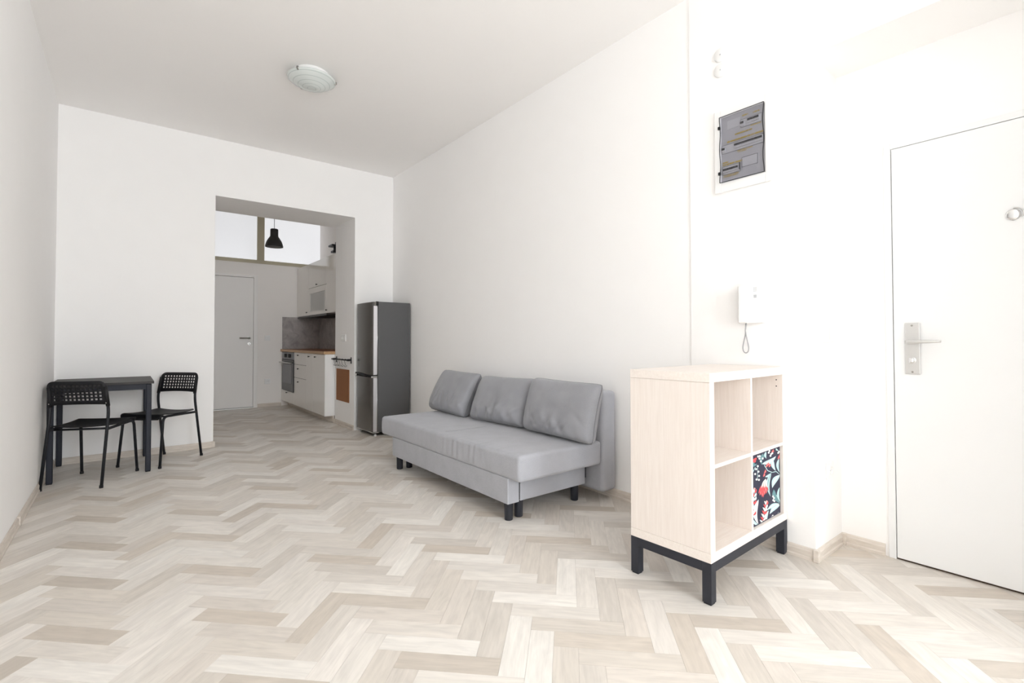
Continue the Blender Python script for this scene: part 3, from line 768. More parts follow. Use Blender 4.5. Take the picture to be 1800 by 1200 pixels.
plate('wall_socket', 'double white wall socket on the opening side above the hook rail', 'socket', '-x', (O2, 6.115, 1.108), 0.162, 0.085, 'socket')
plate('light_switch', 'small white light switch beside the kitchen door', 'switch', '-y', (1.815, YK, 1.117), 0.084, 0.084, 'switch')
plate('wall_socket', 'white wall socket low beside the kitchen door', 'socket', '-y', (1.820, YK, 0.412), 0.084, 0.084, 'socket')
plate('light_switch', 'double white light switch on the niche side near the entry door', 'switch', '-y', (2.812, YR, 1.108), 0.150, 0.085, 'switch')
plate('wall_socket', 'white wall socket low on the niche side near the entry door', 'socket', '-y', (2.815, YR, 0.415), 0.084, 0.084, 'socket')
for i, z in enumerate((2.700, 2.612)):
    t = thing('junction_cover', ('upper' if i == 0 else 'lower')+' of two round white junction covers above the fuse box', 'cover', (XR-SD, 1.405, z), group='round covers above the fuse box')
    hm = MB(); hm.lathe([(0.040, 0), (0.040, -0.004), (0.036, -0.006), (0.001, -0.007)], (XR-SD-0.0005, 1.405, z), 'x', 32); autosmooth(rel(t, hm.build('disc', 'white_plastic')))
    hm = MB(); hm.lathe([(0.004, 0), (0.003, -0.002)], (XR-SD-0.0075, 1.405, z), 'x', 10); rel(t, hm.build('screw', 'grey_button'))

# hook rail and cork board on the opening side ---------------------------------
t = thing('hook_rail', 'black wall rail with wire hooks on the opening side', 'rail', (O2, 6.15, 0.84))
hm = MB(); hm.tube([(O2-0.045, 5.83, 0.838), (O2-0.045, 6.43, 0.838)], 0.008, 12); rel(t, hm.build('rail_bar', 'black_steel', smooth=True))
for y in (5.85, 6.37):
    rel(t, MB().box(O2-0.052, O2-0.001, y-0.008, y+0.008, 0.825, 0.851).build('rail_bracket', 'black_steel', bevel=0.003))
    rel(t, MB().box(O2-0.006, O2-0.001, y-0.016, y+0.016, 0.795, 0.872).build('rail_plate', 'black_steel', bevel=0.002))
for y in (5.93, 6.04, 6.13, 6.20, 6.27, 6.32):
    hm = MB(); pts = []
    for a in range(-30, 200, 20):
        th = math.radians(a); pts.append((O2-0.045-0.011*math.cos(th), y, 0.838+0.011*math.sin(th)))
    pts = pts[::-1]
    for k in range(6): pts.append((O2-0.056 + 0.002*k, y - 0.002*k, 0.825-0.010*k))
    for a in range(20, 200, 20):
        th = math.radians(a); pts.append((O2-0.045+0.000+0.016*math.cos(th+PI)*-1, y-0.012, 0.772-0.016*math.sin(th)))
    hm.tube(pts, 0.0022, 6); rel(t, hm.build('hook', 'black_steel', smooth=True))
tag(MB().box(O2-0.008, O2-0.001, 5.910, 6.362, 0.312, 0.716).build('cork_board', 'cork', bevel=0.001), 'brown cork board on the opening side below the hooks', 'board')

# ------------------------------------------------------------------ ceiling lamp
t = thing('ceiling_lamp', 'round frosted glass ceiling lamp with grey rings', 'lamp', (1.107, 3.885, H))
R_ = 0.174
hm = MB(); prof = [(0.0005, 3.052)]
for i in range(1, 17):
    r = R_*i/16; prof.append((r, 3.052 + 0.066*(i/16)**2.0))
prof += [(R_+0.002, 3.122), (R_, 3.126), (R_*0.8, 3.098), (R_*0.4, 3.068), (0.0005, 3.060)]
hm.lathe(prof, (0, 0, -H-0.028), 'z', 56); o = hm.build('glass_dish', 'dish_glass', t, smooth=True)
hm = MB(); hm.lathe([(0.13, -0.001), (0.13, -0.040), (0.11, -0.052), (0.001, -0.052)], (0, 0, 0), 'z', 32); hm.build('base_plate', 'white_plastic', t)
for a in (100, 220, 340):
    th = math.radians(a); c_, s_ = math.cos(th), math.sin(th)
    hm = MB(); hm.tube([((R_-0.004)*c_, (R_-0.004)*s_, -0.038), ((R_+0.005)*c_, (R_+0.005)*s_, -0.043), ((R_+0.005)*c_, (R_+0.005)*s_, -0.053), ((R_-0.008)*c_, (R_-0.008)*s_, -0.060)], 0.006, 8)
    hm.build('clip', 'glass_clip', t)

# ------------------------------------------------------------------ table
TZ = 0.742
t = thing('dining_table', 'small black square dining table in the corner', 'table', (-0.135, 5.36, 0))
rel(t, MB().box(-0.456, 0.190, 4.995, 5.733, TZ-0.020, TZ).build('table_top', 'table_top_black', bevel=0.002))
ap = MB(); ap.box(-0.440, 0.172, 5.012, 5.034, TZ-0.066, TZ-0.0205); ap.box(-0.440, 0.172, 5.694, 5.716, TZ-0.066, TZ-0.0205); ap.box(-0.440, -0.418, 5.034, 5.694, TZ-0.066, TZ-0.0205); ap.box(0.150, 0.172, 5.034, 5.694, TZ-0.066, TZ-0.0205)
rel(t, ap.build('apron', 'table_steel', bevel=0.001))
for x in (-0.436, 0.156):
    for y in (5.024, 5.702):
        sy = 0.019
        rel(t, MB().box(x-0.019, x+0.019, y-sy, y+sy, 0.004, TZ-0.0205).build('leg', 'table_steel', bevel=0.007, seg=3))
        rel(t, MB().box(x-0.017, x+0.017, y-0.017, y+0.017, 0, 0.005).build('foot', 'black_plastic'))

# ------------------------------------------------------------------ chairs
def arc_path(pts, r, n=5):
    """round the corners of a polyline"""
    out = [Vector(pts[0])]
    for i in range(1, len(pts)-1):
        a, b, c = Vector(pts[i-1]), Vector(pts[i]), Vector(pts[i+1])
        rr = min(r, (a-b).length*0.45, (c-b).length*0.45)
        p0 = b+(a-b).normalized()*rr; p1 = b+(c-b).normalized()*rr
        for k in range(n+1):
            t_ = k/n; out.append((1-t_)**2*p0+2*t_*(1-t_)*b+t_*t_*p1)
    out.append(Vector(pts[-1])); return out
def make_chair(label):
    t = thing('chair', label, 'chair', group='black chairs at the table')
    tr_ = 0.0105
    for s in (-1, 1):
        mm = MB(); mm.tube(arc_path([(s*0.190, -0.240, 0.004), (s*0.186, -0.152, 0.565), (s*0.178, -0.188, 0.735)], 0.10, 8), tr_, 12)
        mm.build('leg', 'black_steel', t, smooth=True)['label'] = 'rear leg and back post'
        mm = MB(); mm.tube(arc_path([(s*0.187, -0.172, 0.418), (s*0.186, 0.195, 0.428), (s*0.196, 0.236, 0.004)], 0.05, 8), tr_, 12)
        mm.build('leg', 'black_steel', t, smooth=True)['label'] = 'front leg and seat rail'
        for (x, y) in ((s*0.190, -0.241), (s*0.196, 0.236)):
            mm = MB(); mm.lathe([(0.0125, 0), (0.0125, 0.018), (0.011, 0.02)], (x, y, 0), 'z', 12); mm.build('foot', 'black_plastic', t)
    mm = MB(); mm.tube([(-0.180, 0.150, 0.422), (0.180, 0.150, 0.422)], 0.008, 10); mm.tube([(-0.180, -0.120, 0.414), (0.180, -0.120, 0.414)], 0.008, 10)
    mm.build('cross_bar', 'black_steel', t, smooth=True)
    # seat: moulded shell with dropped front lip
    nu, nv = 18, 22; vs = []; fs = []
    for j in range(nv+1):
        v = j/nv
        if v < 0.86:
            q = v/0.86; y = -0.160+0.360*q; z = 0.441 + 0.012*(2*q-1)**2 - 0.006*(1-q)
            z -= 0.004
        else:
            q = (v-0.86)/0.14; a = q*PI/2
            y = 0.200 + 0.030*math.sin(a); z = 0.449 - 0.004 - 0.030*(1-math.cos(a)) - 0.014*q
        for i in range(nu+1):
            u = 2*i/nu-1
            hw = 0.196
            if v < 0.10: hw = 0.196 - 0.028*(1-math.sqrt(max(0, 1-(1-v/0.10)**2)))
            if v > 0.88: hw = 0.196 - 0.030*((v-0.88)/0.12)**2
            vs.append((u*hw, y, z - 0.012*(1-u*u) * (0.35 if v > 0.86 else 1) + 0.003))
    for j in range(nv):
        for i in range(nu):
            a = j*(nu+1)+i; fs.append((a, a+1, a+nu+2, a+nu+1))
    mm = MB().add(vs, fs); o = mm.build('seat', 'black_plastic', t, smooth=True)
    so = o.modifiers.new('solid', 'SOLIDIFY'); so.thickness = 0.006; so.offset = 0
    # backrest: curved plate with 5 x 12 punched square holes
    W_, z0, z1 = 0.196, 0.598, 0.778
    NX, NZ = 12, 5
    hx0, hx1, hz0, hz1 = -0.160, 0.160, 0.628, 0.756
    xs = [hx0]
    pw = (hx1-hx0)/NX
    xs = []
    for i in range(NX): xs += [hx0+pw*(i+0.23), hx0+pw*(i+0.77)]
    xs = [hx0]+xs+[hx1]
    pz = (hz1-hz0)/NZ; zs = [hz0]
    for i in range(NZ): zs += [hz0+pz*(i+0.22), hz0+pz*(i+0.78)]
    zs += [hz1]
    def P3(x, z):
        y = -0.150 - (z-0.565)*0.20 - 0.020*(1-(x/W_)**2) - 0.004
        return (x, y, z)
    vs = [P3(x, z) for z in zs for x in xs]; fs = []
    nx = len(xs)
    for j in range(len(zs)-1):
        for i in range(nx-1):
            if i % 2 == 1 and j % 2 == 1: continue
            a = j*nx+i; fs.append((a, a+1, a+nx+1, a+nx))
    loop = [i for i in range(nx)] + [j*nx+nx-1 for j in range(1, len(zs))] + [(len(zs)-1)*nx+i for i in range(nx-2, -1, -1)] + [j*nx for j in range(len(zs)-2, 0, -1)]
    rc = 0.045
    def outline(x, z):
        cx_, cz_ = 0.0, (z0+z1)/2
        # rectangle boundary -> outer rectangle, then round its corners
        fx = x/hx1; fz = (z-(hz0+hz1)/2)/((hz1-hz0)/2)
        ox, oz = fx*W_, cz_+fz*(z1-z0)/2
        r_ = rc if oz > cz_ else 0.012
        qx = max(-W_+r_, min(W_-r_, ox)); qz = max(z0+r_, min(z1-r_, oz))
        dx, dz = ox-qx, oz-qz; L_ = math.hypot(dx, dz)
        if abs(dx) > 1e-6 and abs(dz) > 1e-6:
            ox, oz = qx+dx/L_*r_, qz+dz/L_*r_
        if fz < 0 and abs(fz+1) < 1e-6: oz += 0.008*(1-(ox/W_)**2)
        taper = 1 - 0.05*(oz-z0)/(z1-z0)
        return P3(ox*taper, oz)
    base = len(vs)
    for k in loop:
        x, y, z = vs[k]; vs.append(outline(x, z))
    n = len(loop)
    for k in range(n):
        a, b = loop[k], loop[(k+1) % n]; fs.append((b, a, base+k, base+(k+1) % n))
    mm = MB().add(vs, fs); o = mm.build('backrest', 'black_plastic', t, smooth=True)
    so = o.modifiers.new('solid', 'SOLIDIFY'); so.thickness = 0.004; so.offset = 0
    for s in (-1, 1):
        mm = MB(); mm.tube([(s*0.183, -0.158, 0.588), (s*0.178, -0.186, 0.735)], 0.0135, 12); mm.build('post_sleeve', 'black_plastic', t, smooth=True)
        mm = MB(); mm.lathe([(0.004, 0), (0.004, -0.004), (0.001, -0.005)], (s*0.181, -0.176, 0.612), 'y', 10); mm.build('screw', 'chrome', t)
    return t
ch = make_chair('black perforated chair pushed under the table with its back to the camera')
def copy_thing(root, label, loc, rz):
    r = root.copy(); COL.objects.link(r); r.location = loc; r.rotation_euler = (0, 0, rz); r['label'] = label
    for c in root.children:
        d_ = c.copy(); COL.objects.link(d_); d_.parent = r
        for g in c.children:
            e_ = g.copy(); COL.objects.link(e_); e_.parent = d_
    return r
copy_thing(ch, 'black perforated chair standing at the right side of the table, facing left', (0.265, 5.367, 0), math.radians(135.2))
ch.location = (-0.192, 4.970, 0); ch.rotation_euler = (0, 0, math.radians(-26))

# ------------------------------------------------------------------ sofa
t = thing('sofa_bed', 'light grey fabric sofa bed without armrests along the white wall', 'sofa', (2.15, 3.1, 0))
SX0, SX1, SY0, SY1, SZ0, SZ1 = 1.768, 2.468, 2.155, 4.065, 0.258, 0.411
def seat_fn(p):
    x, y, z = p
    hx, hy, hz = (SX1-SX0)/2, (SY1-SY0)/2, (SZ1-SZ0)/2
    n = noise.noise(Vector((x*2.2, y*1.6, z*2)))*0.004
    top = max(0, z/hz)
    z2 = z + 0.004*top*(1-(x/hx)**4)*(1-(y/hy)**6) + n*top
    # puckers at the front edge
    fr_ = max(0, min(1, (-x-hx+0.16)/0.16))
    w = math.exp(-((y+0.30)/0.42)**2)
    pk = (math.sin(y*95+3*noise.noise(Vector((y*6, 0, 1)))) * 0.6 + noise.noise(Vector((y*38, x*3, z*4))))*0.0042*w*fr_
    bulge = 0.006*(1-(z/hz)**2)*(1 if x < 0 else 0)*max(0, min(1, (-x-hx+0.06)/0.06))
    return (x - pk*0.8 - bulge, y, z2 + pk*0.5*top)
mm = MB().rbox(((SX0+SX1)/2, (SY0+SY1)/2, (SZ0+SZ1)/2), (SX1-SX0, SY1-SY0, SZ1-SZ0), 0.022, 150, seat_fn)
rel(t, mm.build('seat', 'sofa_fabric', smooth=True))
def back_fn(p):
    x, y, z = p
    return (x + 0.006*noise.noise(Vector((x*3, y*2, z*4))), y, z)
mm = MB().rbox(((2.470+2.612)/2, (2.150+4.045)/2, (0.068+0.735)/2), (0.142, 1.895, 0.667), 0.030, 60, back_fn)
rel(t, mm.build('backrest', 'sofa_fabric', smooth=True))
rel(t, MB().rbox(((1.770+1.858)/2, (2.268+3.848)/2, (0.108+0.262)/2), (0.088, 1.580, 0.154), 0.006, 40).build('drawer_front', 'sofa_fabric', smooth=True))
rel(t, MB().rbox(((1.866+2.430)/2, (2.268+3.848)/2, (0.112+0.262)/2), (0.564, 1.580, 0.150), 0.006, 40).build('base_box', 'sofa_fabric', smooth=True))
rel(t, MB().box(1.857, 1.867, 2.275, 3.84, 0.12, 0.258).build('drawer_gap', 'dark_gap'))
rel(t, MB().box(2.428, 2.472, 2.30, 3.82, 0.14, 0.256).build('back_hinge', 'black_steel'))
for (x, y) in ((1.815, 2.318), (1.899, 2.326), (2.385, 2.326), (1.815, 3.800), (1.899, 3.795), (2.385, 3.795)):
    hm = MB(); hm.lathe([(0.0235, 0), (0.0255, 0.004), (0.0275, 0.118)], (x, y, 0), 'z', 24); autosmooth(rel(t, hm.build('leg', 'black_leg')))
# care seam on the seat top
sm = MB(); sm.tube([(SX0+0.05 + 0.03*k, 3.06 + 0.0015*math.sin(k*1.3), SZ1+0.0045) for k in range(0, 19)], 0.0012, 6); rel(t, sm.build('seat_seam', 'sofa_fabric', smooth=True))

def cushion(label, w, h, th, loc, rot, seed, pinch):
    """loc = middle of the lower edge; local x along the sofa, local z up, local y thickness"""
    t = thing('cushion', label, 'cushion', loc, group='back cushions on the sofa')
    t.rotation_euler = rot
    rg = random.Random(seed); n = 44; vs = []; fs = []
    folds = [(rg.uniform(-0.9, 0.9), rg.uniform(-1, -0.3), rg.uniform(-0.7, 0.7), rg.uniform(0.008, 0.017)*rg.choice((1, -1))) for _ in range(13)]
    def prof(u, v, side):
        a = max(0, 1-abs(u)**5.0)*max(0, 1-abs(v)**4.0)
        d_ = th/2*(a**0.36)*(1.0 - 0.16*v)
        nz = noise.noise(Vector((u*1.7+seed, v*1.7, side*3)))*0.012*a
        for (fu, fv, an, am) in folds:
            du, dv = u-fu, v-fv
            s_ = du*math.cos(an)+dv*math.sin(an); l_ = -du*math.sin(an)+dv*math.cos(an)
            nz += am*math.exp(-(s_/0.045)**2)*math.exp(-(l_/0.28)**2)*a**0.6
        # creases running up from the lower edge
        if v < -0.25:
            k = (-v-0.25)/0.75
            nz += 0.0075*k*math.sin(u*17+v*6*math.copysign(1, u)+seed)*a**0.35*pinch
        return d_+nz
    def pos(i, j, side):
        u, v = 2*i/n-1, 2*j/n-1
        cu = 1-0.020*(1-v*v)*(abs(u)**3)-0.034*abs(u)**4*abs(v)**9; cv = 1-0.035*(1-u*u)*(abs(v)**3)-0.045*abs(v)**4*abs(u)**9
        x = u*w/2*cu; z = h/2 + v*h/2*cv
        y = side*prof(u, v, side)
        # sag of the filling
        y += -0.012*(1-v*v)
        return (x, y, z)
    front_ = {}; 
    for j in range(n+1):
        for i in range(n+1):
            front_[(i, j)] = len(vs); vs.append(pos(i, j, -1))
    back_ = {}
    for j in range(n+1):
        for i in range(n+1):
            if i in (0, n) or j in (0, n): back_[(i, j)] = front_[(i, j)]
            else: back_[(i, j)] = len(vs); vs.append(pos(i, j, 1))
    for j in range(n):
        for i in range(n):
            fs.append((front_[(i, j)], front_[(i+1, j)], front_[(i+1, j+1)], front_[(i, j+1)]))
            fs.append((back_[(i, j)], back_[(i, j+1)], back_[(i+1, j+1)], back_[(i+1, j)]))
    mm = MB().add(vs, fs); mm.build('cushion_cover', 'cushion_fabric', t, smooth=True)
    ring = [vs[front_[(i, 0)]] for i in range(n+1)] + [vs[front_[(n, j)]] for j in range(1, n+1)] + [vs[front_[(i, n)]] for i in range(n-1, -1, -1)] + [vs[front_[(0, j)]] for j in range(n-1, 0, -1)]
    ring.append(ring[0])
    mm = MB().tube(ring, 0.0022, 6, caps=False); mm.build('edge_seam', 'seam_fabric', t, smooth=True)
    return t
# local -y faces the room (-x in the room): rotate by -90 deg about z, then lean back
def crot(lean, roll, turn):
    Mx = Matrix.Rotation(math.radians(-90+turn), 3, 'Z') @ Matrix.Rotation(math.radians(-lean), 3, 'X') @ Matrix.Rotation(math.radians(roll), 3, 'Y')
    return Mx.to_euler()
cushion('grey cushion nearest the fridge, slumped to one side on the sofa', 0.645, 0.408, 0.150, (2.285, 3.835, 0.417), crot(25, 1.0, -2), 3, 0.5)
cushion('middle grey cushion on the sofa with creases along its lower edge', 0.655, 0.388, 0.150, (2.305, 3.106, 0.417), crot(22, -1.0, 2), 11, 1.6)
cushion('grey cushion nearest the shelf, upright at the open end of the sofa', 0.680, 0.392, 0.150, (2.305, 2.420, 0.417), crot(14.5, 0.5, -1), 23, 1.0)

# ------------------------------------------------------------------ shelf on underframe
BW, BD, BZ = 0.770, 0.390, 0.170
sx, sy, st = 1.7337*1.075, 0.9787*1.075, 0.030
t = thing('cube_shelf', 'pale birch cube shelf with four compartments on a dark metal frame', 'shelf', (sx, sy, 0), st)
ZT = BZ+BW
def sp(name, mat, *b, bevel=0.0012): return MB().box(*b).build(name, mat, t, bevel=bevel)
TH = 0.038
sp('top_board', 'birch_flat', 0, BW, 0, BD, ZT-TH, ZT)
sp('bottom_board', 'birch_flat', 0, BW, 0, BD, BZ, BZ+TH)
sp('side_panel', 'birch', 0.001, TH, 0.001, BD, BZ+TH+0.0006, ZT-TH-0.0006)
sp('side_panel', 'birch', BW-TH, BW-0.001, 0.001, BD, BZ+TH+0.0006, ZT-TH-0.0006)
sp('divider', 'birch', BW/2-0.008, BW/2+0.008, 0.002, BD-0.002, BZ+TH, ZT-TH)
zc = BZ+BW/2
sp('shelf_board', 'birch_flat', TH, BW/2-0.008, 0.001, BD-0.002, zc-0.008, zc+0.008)
sp('shelf_board', 'birch_flat', BW/2+0.008, BW-TH, 0.001, BD-0.002, zc-0.008, zc+0.008)
for z in (ZT-TH-0.028, ZT-TH-0.060, BZ+TH+0.06):
    hm = MB(); hm.lathe([(0.0032, 0), (0.0032, -0.0008)], (BW-TH, 0.030, z), 'x', 10); hm.build('peg_hole', 'dark_gap', t)
fw = 0.040
for x in (0.0, BW-fw):
    for y in (0.0, BD-fw):
        sp('leg', 'graphite_steel', x, x+fw, y, y+fw, 0.006, BZ-0.0005, bevel=0.0015)
        sp('foot', 'black_plastic', x+0.004, x+fw-0.004, y+0.004, y+fw-0.004, 0, 0.0065, bevel=0)
for y in (0.0, BD-fw): sp('frame_beam', 'graphite_steel', fw, BW-fw, y, y+fw, BZ-0.040, BZ-0.0005)
for x in (0.0, BW-fw): sp('frame_beam', 'graphite_steel', x, x+fw, fw, BD-fw, BZ-0.040, BZ-0.0005)

# floral box in the lower right compartment
cx0, cx1 = BW/2+0.010, BW-TH-0.002
cz0, cz1 = BZ+TH+0.0005, zc-0.010
b0 = thing('storage_box', 'storage box with navy floral front in the lower shelf compartment', 'box', t.matrix_basis @ Vector((0, 0, 0)), 0)
b0.location = (sx, sy, 0); b0.rotation_euler = (0, 0, st)
fy = 0.016
MB().box(cx0, cx1, fy, fy+0.016, cz0, cz1).build('front_panel', 'print_navy', b0, bevel=0.001)
bb = MB(); bb.box(cx0+0.004, cx0+0.012, fy+0.016, BD-0.02, cz0, cz1-0.01); bb.box(cx1-0.012, cx1-0.004, fy+0.016, BD-0.02, cz0, cz1-0.01); bb.box(cx0+0.012, cx1-0.012, BD-0.028, BD-0.02, cz0, cz1-0.01); bb.box(cx0+0.012, cx1-0.012, fy+0.016, BD-0.028, cz0, cz0+0.008)
bb.build('box_body', 'print_navy', b0)
pm = MB(); _lay = [0]
def q2(x, y):      # point on the photo's panel -> point on the front
    s_ = (x-165)/322.0; top = 212-120*s_; bot = 1055-150*s_
    tt = (y-top)/(bot-top)
    s_ = min(0.985, max(0.015, s_)); tt = min(0.985, max(0.015, tt))
    return (cx0+(cx1-cx0)*s_, cz1-(cz1-cz0)*tt)
def flat(poly, mi):
    _lay[0] += 1; d_ = 0.0003 + 0.000008*_lay[0]
    pm.add([(p[0], fy-d_, p[1]) for p in poly], [tuple(range(len(poly)))], mi)
def leaf(x1, y1, x2, y2, w, mi, vein=None, bend=0.12):
    n = 9; A = []; B = []; dx, dy = x2-x1, y2-y1; L_ = math.hypot(dx, dy); ux, uy = dx/L_, dy/L_; nx_, ny_ = -uy, ux
    for i in range(n+1):
        f_ = i/n; b_ = bend*L_*math.sin(PI*f_); ww = w*0.5*math.sin(PI*f_**0.8)
        cx_, cy_ = x1+dx*f_+nx_*b_, y1+dy*f_+ny_*b_
        A.append((cx_+nx_*ww, cy_+ny_*ww)); B.append((cx_-nx_*ww, cy_-ny_*ww))
    flat([q2(*p) for p in A[:-1]+B[::-1][:-1]], mi)
    if vein is not None: leaf(x1, y1, x2, y2, w*0.22, vein, None, bend)
def stem_(pts, w, mi):
    for (a, b) in zip(pts[:-1], pts[1:]):
        L_ = math.hypot(b[0]-a[0], b[1]-a[1]); nx_, ny_ = -(b[1]-a[1])/L_*w/2, (b[0]-a[0])/L_*w/2
        flat([q2(a[0]+nx_, a[1]+ny_), q2(b[0]+nx_, b[1]+ny_), q2(b[0]-nx_, b[1]-ny_), q2(a[0]-nx_, a[1]-ny_)], mi)
def berry(x, y, r, mi): flat([q2(x+r*math.cos(a*PI/5), y+r*1.25*math.sin(a*PI/5)) for a in range(10)], mi)
TEAL, MINT, WHITE, RED, PINK = 0, 1, 2, 3, 4
for a in ((185, 235, 220, 335, 26, TEAL), (300, 190, 285, 330, 30, TEAL), (165, 330, 235, 310, 26, TEAL), (410, 620, 478, 795, 46, TEAL), (265, 250, 330, 180, 26, TEAL), (330, 170, 332, 255, 24, MINT),
          (285, 315, 442, 222, 52, MINT, WHITE), (405, 262, 436, 402, 40, MINT, WHITE), (474, 255, 481, 425, 30, MINT), (385, 418, 374, 705, 38, MINT, TEAL), (484, 450, 394, 605, 58, MINT, WHITE),
          (474, 800, 330, 866, 46, MINT, WHITE), (478, 812, 362, 912, 52, MINT, WHITE), (245, 725, 243, 1025, 46, WHITE, MINT), (170, 420, 174, 605, 26, MINT), (478, 600, 484, 780, 26, MINT),
          (175, 935, 262, 1036, 26, MINT), (365, 960, 470, 895, 30, MINT), (318, 470, 372, 430, 26, MINT), (350, 865, 335, 1000, 28, MINT, WHITE), (170, 1040, 240, 1050, 22, MINT), (440, 130, 470, 160, 20, MINT)):
    leaf(*a)
stem_([(310, 330), (345, 395), (395, 418), (440, 408), (484, 448)], 8, MINT)
stem_([(178, 430), (215, 350)], 6, MINT); stem_([(484, 800), (440, 690)], 6, MINT); stem_([(240, 330), (235, 490)], 4, MINT)
# large red blossom
for k in range(9):
    ex = 243+13*k; ey = 712-70*abs(k-3.4)/4.6+8*math.sin(k*2.1)
    leaf(318, 535, ex, ey, 30, RED, PINK if k % 2 else None, 0.05)
for k in range(5): leaf(328, 488+5*k, 275+17*k, 598, 20, WHITE if k % 2 == 0 else PINK, None, 0.05)
for (x, y) in ((190, 270), (212, 255), (178, 285), (205, 280)): leaf(x-14, y+12, x+16, y-18, 26, RED)
for (x, y) in ((312, 400), (300, 440), (345, 315), (362, 330), (330, 330), (464, 235), (474, 220), (400, 160), (390, 175)): leaf(x-4, y+26, x+8, y-22, 20, RED, PINK)
for (x, y) in ((240, 338), (222, 372), (246, 402), (212, 428), (252, 452), (226, 492), (250, 498), (244, 226), (258, 250), (272, 282), (292, 250), (262, 222), (358, 182), (384, 200), (376, 220), (398, 188), (366, 160), (465, 185), (475, 170), (400, 705), (410, 725), (402, 750), (415, 762), (385, 950), (395, 935), (375, 965)): berry(x, y, 10, WHITE)
def stalk(xb, yb, xt, yt, n):
    stem_([(xb, yb), (xt, yt)], 5, MINT)
    for k in range(n):
        f_ = k/n; x = xb+(xt-xb)*f_; y = yb+(yt-yb)*f_
        leaf(x, y, x-30+10*f_, y-52, 20, RED if k % 2 else WHITE); leaf(x, y, x+28-10*f_, y-50, 20, WHITE if k % 3 else RED)
    berry(xt, yt-8, 10, PINK)
stalk(188, 905, 203, 605, 7); stalk(282, 1015, 328, 765, 7)
pm.build('floral_print', ['print_teal', 'print_mint', 'print_white', 'print_red', 'print_pink'], b0)

# ------------------------------------------------------------------ fuse box
XF = XR-SD
t = thing('fuse_box', 'white framed fuse box with smoky cover on the wall above the intercom', 'fuse box', (XF, 1.285, 2.14))
Y0, Y1, Z0, Z1 = 1.130, 1.441, 1.908, 2.374       # frame
a0, a1, c0, c1 = 1.161, 1.405, 1.961, 2.331       # cover
fm = MB(); fm.box(XF-0.014, XF-0.0005, Y0, a0, Z0, Z1); fm.box(XF-0.014, XF-0.0005, a1, Y1, Z0, Z1); fm.box(XF-0.014, XF-0.0005, a0, a1, Z0, c0); fm.box(XF-0.014, XF-0.0005, a0, a1, c1, Z1)
rel(t, fm.build('box_frame', 'white_plastic', bevel=0.003))
rel(t, MB().box(XF-0.004, XF-0.0006, a0, a1, c0, c1).build('back_panel', 'panel_grey'))
def U(s_, t_): return (a1-(a1-a0)*s_, c1-(c1-c0)*t_)     # left of the photo is larger y
def pan(nm, s0, s1, t0, t1, d0, d1, mat, bev=0.0):
    y1_, z1_ = U(s0, t0); y0_, z0_ = U(s1, t1)
    return rel(t, MB().box(XF-0.004-d1, XF-0.004-d0, y0_, y1_, z0_, z1_).build(nm, mat, bevel=bev))
pan('module_plate', 0.46, 0.93, 0.125, 0.245, 0, 0.002, 'panel_plate')
pan('module_plate', 0.03, 0.96, 0.430, 0.560, 0, 0.002, 'panel_plate')
pan('module_plate', 0.03, 0.45, 0.755, 0.880, 0, 0.002, 'panel_plate')
pan('blank_plate', 0.15, 0.46, 0.075, 0.205, 0, 0.0012, 'panel_plate')
pan('blank_plate', 0.48, 0.83, 0.690, 0.835, 0, 0.0012, 'panel_plate')
def outline_(s0, s1, t0, t1, w_=0.006):
    for q in ((s0, s1, t0, t0+w_), (s0, s1, t1-w_, t1), (s0, s0+w_*1.3, t0, t1), (s1-w_*1.3, s1, t0, t1)): pan('plate_line', *q, 0.002, 0.0025, 'breaker_black')
outline_(0.48, 0.83, 0.69, 0.835, 0.004); outline_(0.03, 0.96, 0.43, 0.56, 0.004); outline_(0.46, 0.93, 0.125, 0.245, 0.004); outline_(0.03, 0.45, 0.755, 0.88, 0.004)
def breakers(s0, s1, t0, t1, n):
    for k in range(n):
        f0 = s0+(s1-s0)*k/n; f1 = s0+(s1-s0)*(k+1)/n-0.004
        pan('breaker', f0, f1, t0, t1, 0.002, 0.010, 'breaker_grey'); pan('breaker_lever', f0+0.002, f1-0.002, t0+0.004, t0+0.030, 0.010, 0.016, 'breaker_black')
breakers(0.47, 0.55, 0.165, 0.225, 1); breakers(0.63, 0.88, 0.150, 0.210, 5)
breakers(0.04, 0.11, 0.475, 0.535, 1); breakers(0.33, 0.95, 0.460, 0.525, 11)
breakers(0.06, 0.41, 0.795, 0.850, 8); pan('breaker_lever', 0.43, 0.45, 0.755, 0.86, 0.002, 0.008, 'breaker_black')
# yellow label lettering (too small to read in the photo): rows of short strokes
lm = MB(); rg = random.Random(4)
def words(s0, s1, t0, t1):
    s_ = s0
    while s_ < s1:
        w_ = rg.uniform(0.008, 0.022)
        y1_, z1_ = U(s_, t0+rg.uniform(0, 0.2)*(t1-t0)); y0_, z0_ = U(min(s1, s_+w_), t1)
        lm.box(XF-0.0068, XF-0.0062, y0_, y1_, z0_, z1_); s_ += w_+(0.004 if rg.random() < 0.8 else 0.014)
for a in ((0.50, 0.63, 0.060, 0.082), (0.74, 0.88, 0.066, 0.088), (0.68, 0.91, 0.252, 0.266), (0.33, 0.72, 0.300, 0.325), (0.15, 0.97, 0.380, 0.408), (0.38, 0.73, 0.566, 0.580), (0.40, 0.60, 0.588, 0.600), (0.04, 0.18, 0.685, 0.706), (0.04, 0.50, 0.716, 0.742), (0.06, 0.42, 0.888, 0.900), (0.05, 0.40, 0.908, 0.920)): words(*a)
rel(t, lm.build('label_lettering', 'label_yellow'))
cv = MB()
def wavy(side):
    pts = []
    for k in range(25):
        z = c0+(c1-c0)*k/24; wv = 0.006*math.sin(PI*k/24*2.0)**2
        pts.append((side(wv), z))
    return pts
poly = [(a1+0.001-0.0, c0)]
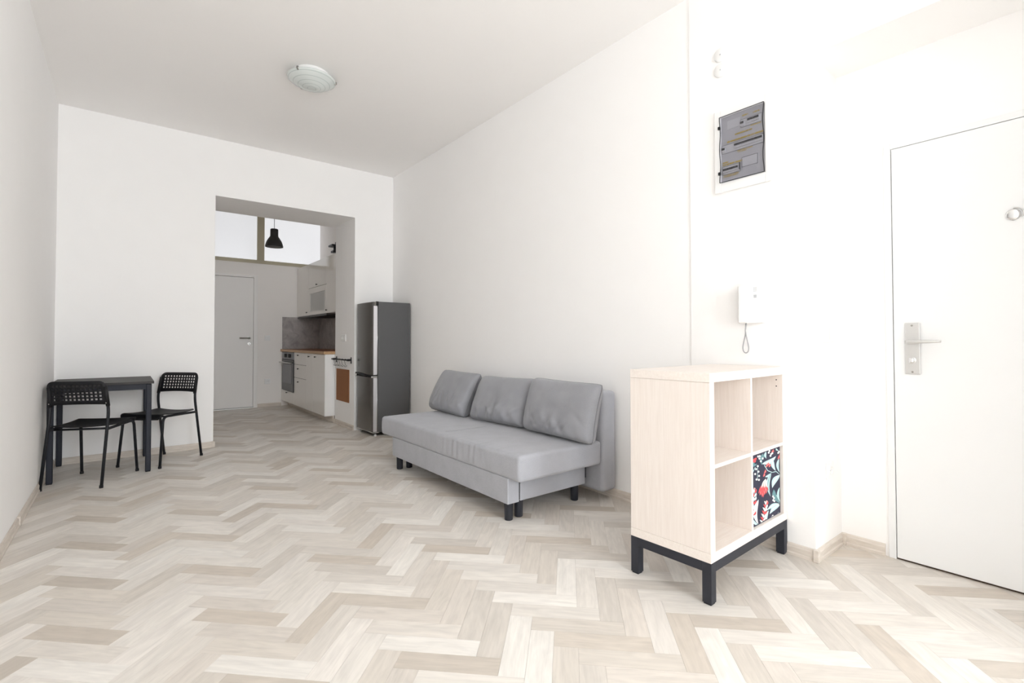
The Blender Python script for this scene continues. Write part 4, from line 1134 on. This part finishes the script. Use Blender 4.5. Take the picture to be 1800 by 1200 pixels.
poly = wavy(lambda w_: a0+w_) ; poly += wavy(lambda w_: a1-w_*0.9)[::-1]
cv.prism(poly, 'x', XF-0.0245, XF-0.0225)
rel(t, cv.build('cover', 'smoky_cover'))
em = MB()
for side in (lambda w_: a0+w_, lambda w_: a1-w_*0.9):
    em.tube([(XF-0.0235, p[0], p[1]) for p in wavy(side)], 0.0022, 6)
em.tube([(XF-0.0235, a0, c0), (XF-0.0235, a1, c0)], 0.0018, 6); em.tube([(XF-0.0235, a0, c1), (XF-0.0235, a1, c1)], 0.0018, 6)
rel(t, em.build('cover_edge', 'black_plastic', smooth=True))
for tt in (0.155, 0.855):
    y_, z_ = U(-0.02, tt); rel(t, MB().box(XF-0.024, XF-0.010, y_-0.006, y_+0.005, z_-0.008, z_+0.008).build('hinge', 'black_plastic', bevel=0.001))

# ------------------------------------------------------------------ intercom
t = thing('intercom', 'white wall intercom handset with hanging grey cord loop', 'intercom', (XF, 1.24, 1.27))
rel(t, MB().rbox((XF-0.0135, 1.232, 1.268), (0.026, 0.118, 0.205), 0.006, 12).build('wall_unit', 'white_plastic', smooth=True))
rel(t, MB().rbox((XF-0.042, 1.267, 1.268), (0.030, 0.056, 0.203), 0.010, 14).build('handset', 'white_plastic', smooth=True))
rel(t, MB().box(XF-0.0285, XF-0.0262, 1.206, 1.222, 1.300, 1.317).build('call_button', 'grey_button', bevel=0.001))
for k in range(4): rel(t, MB().box(XF-0.0275, XF-0.0262, 1.204, 1.224, 1.335+0.006*k, 1.3375+0.006*k).build('speaker_slot', 'grey_button'))
hm = MB(); pts = [(XF-0.03, 1.262, 1.168), (XF-0.030, 1.264, 1.15), (XF-0.028, 1.266, 1.125)]
for k in range(1, 22):
    th = 2*PI*k/22
    pts.append((XF-0.026, 1.266-0.020*math.sin(th)*math.sin(th/2), 1.125-0.118*math.sin(th/2)**1.2))
pts += [(XF-0.028, 1.266, 1.128), (XF-0.030, 1.260, 1.168)]
hm.tube(pts, 0.0031, 8); rel(t, hm.build('cord', 'grey_cord', smooth=True))
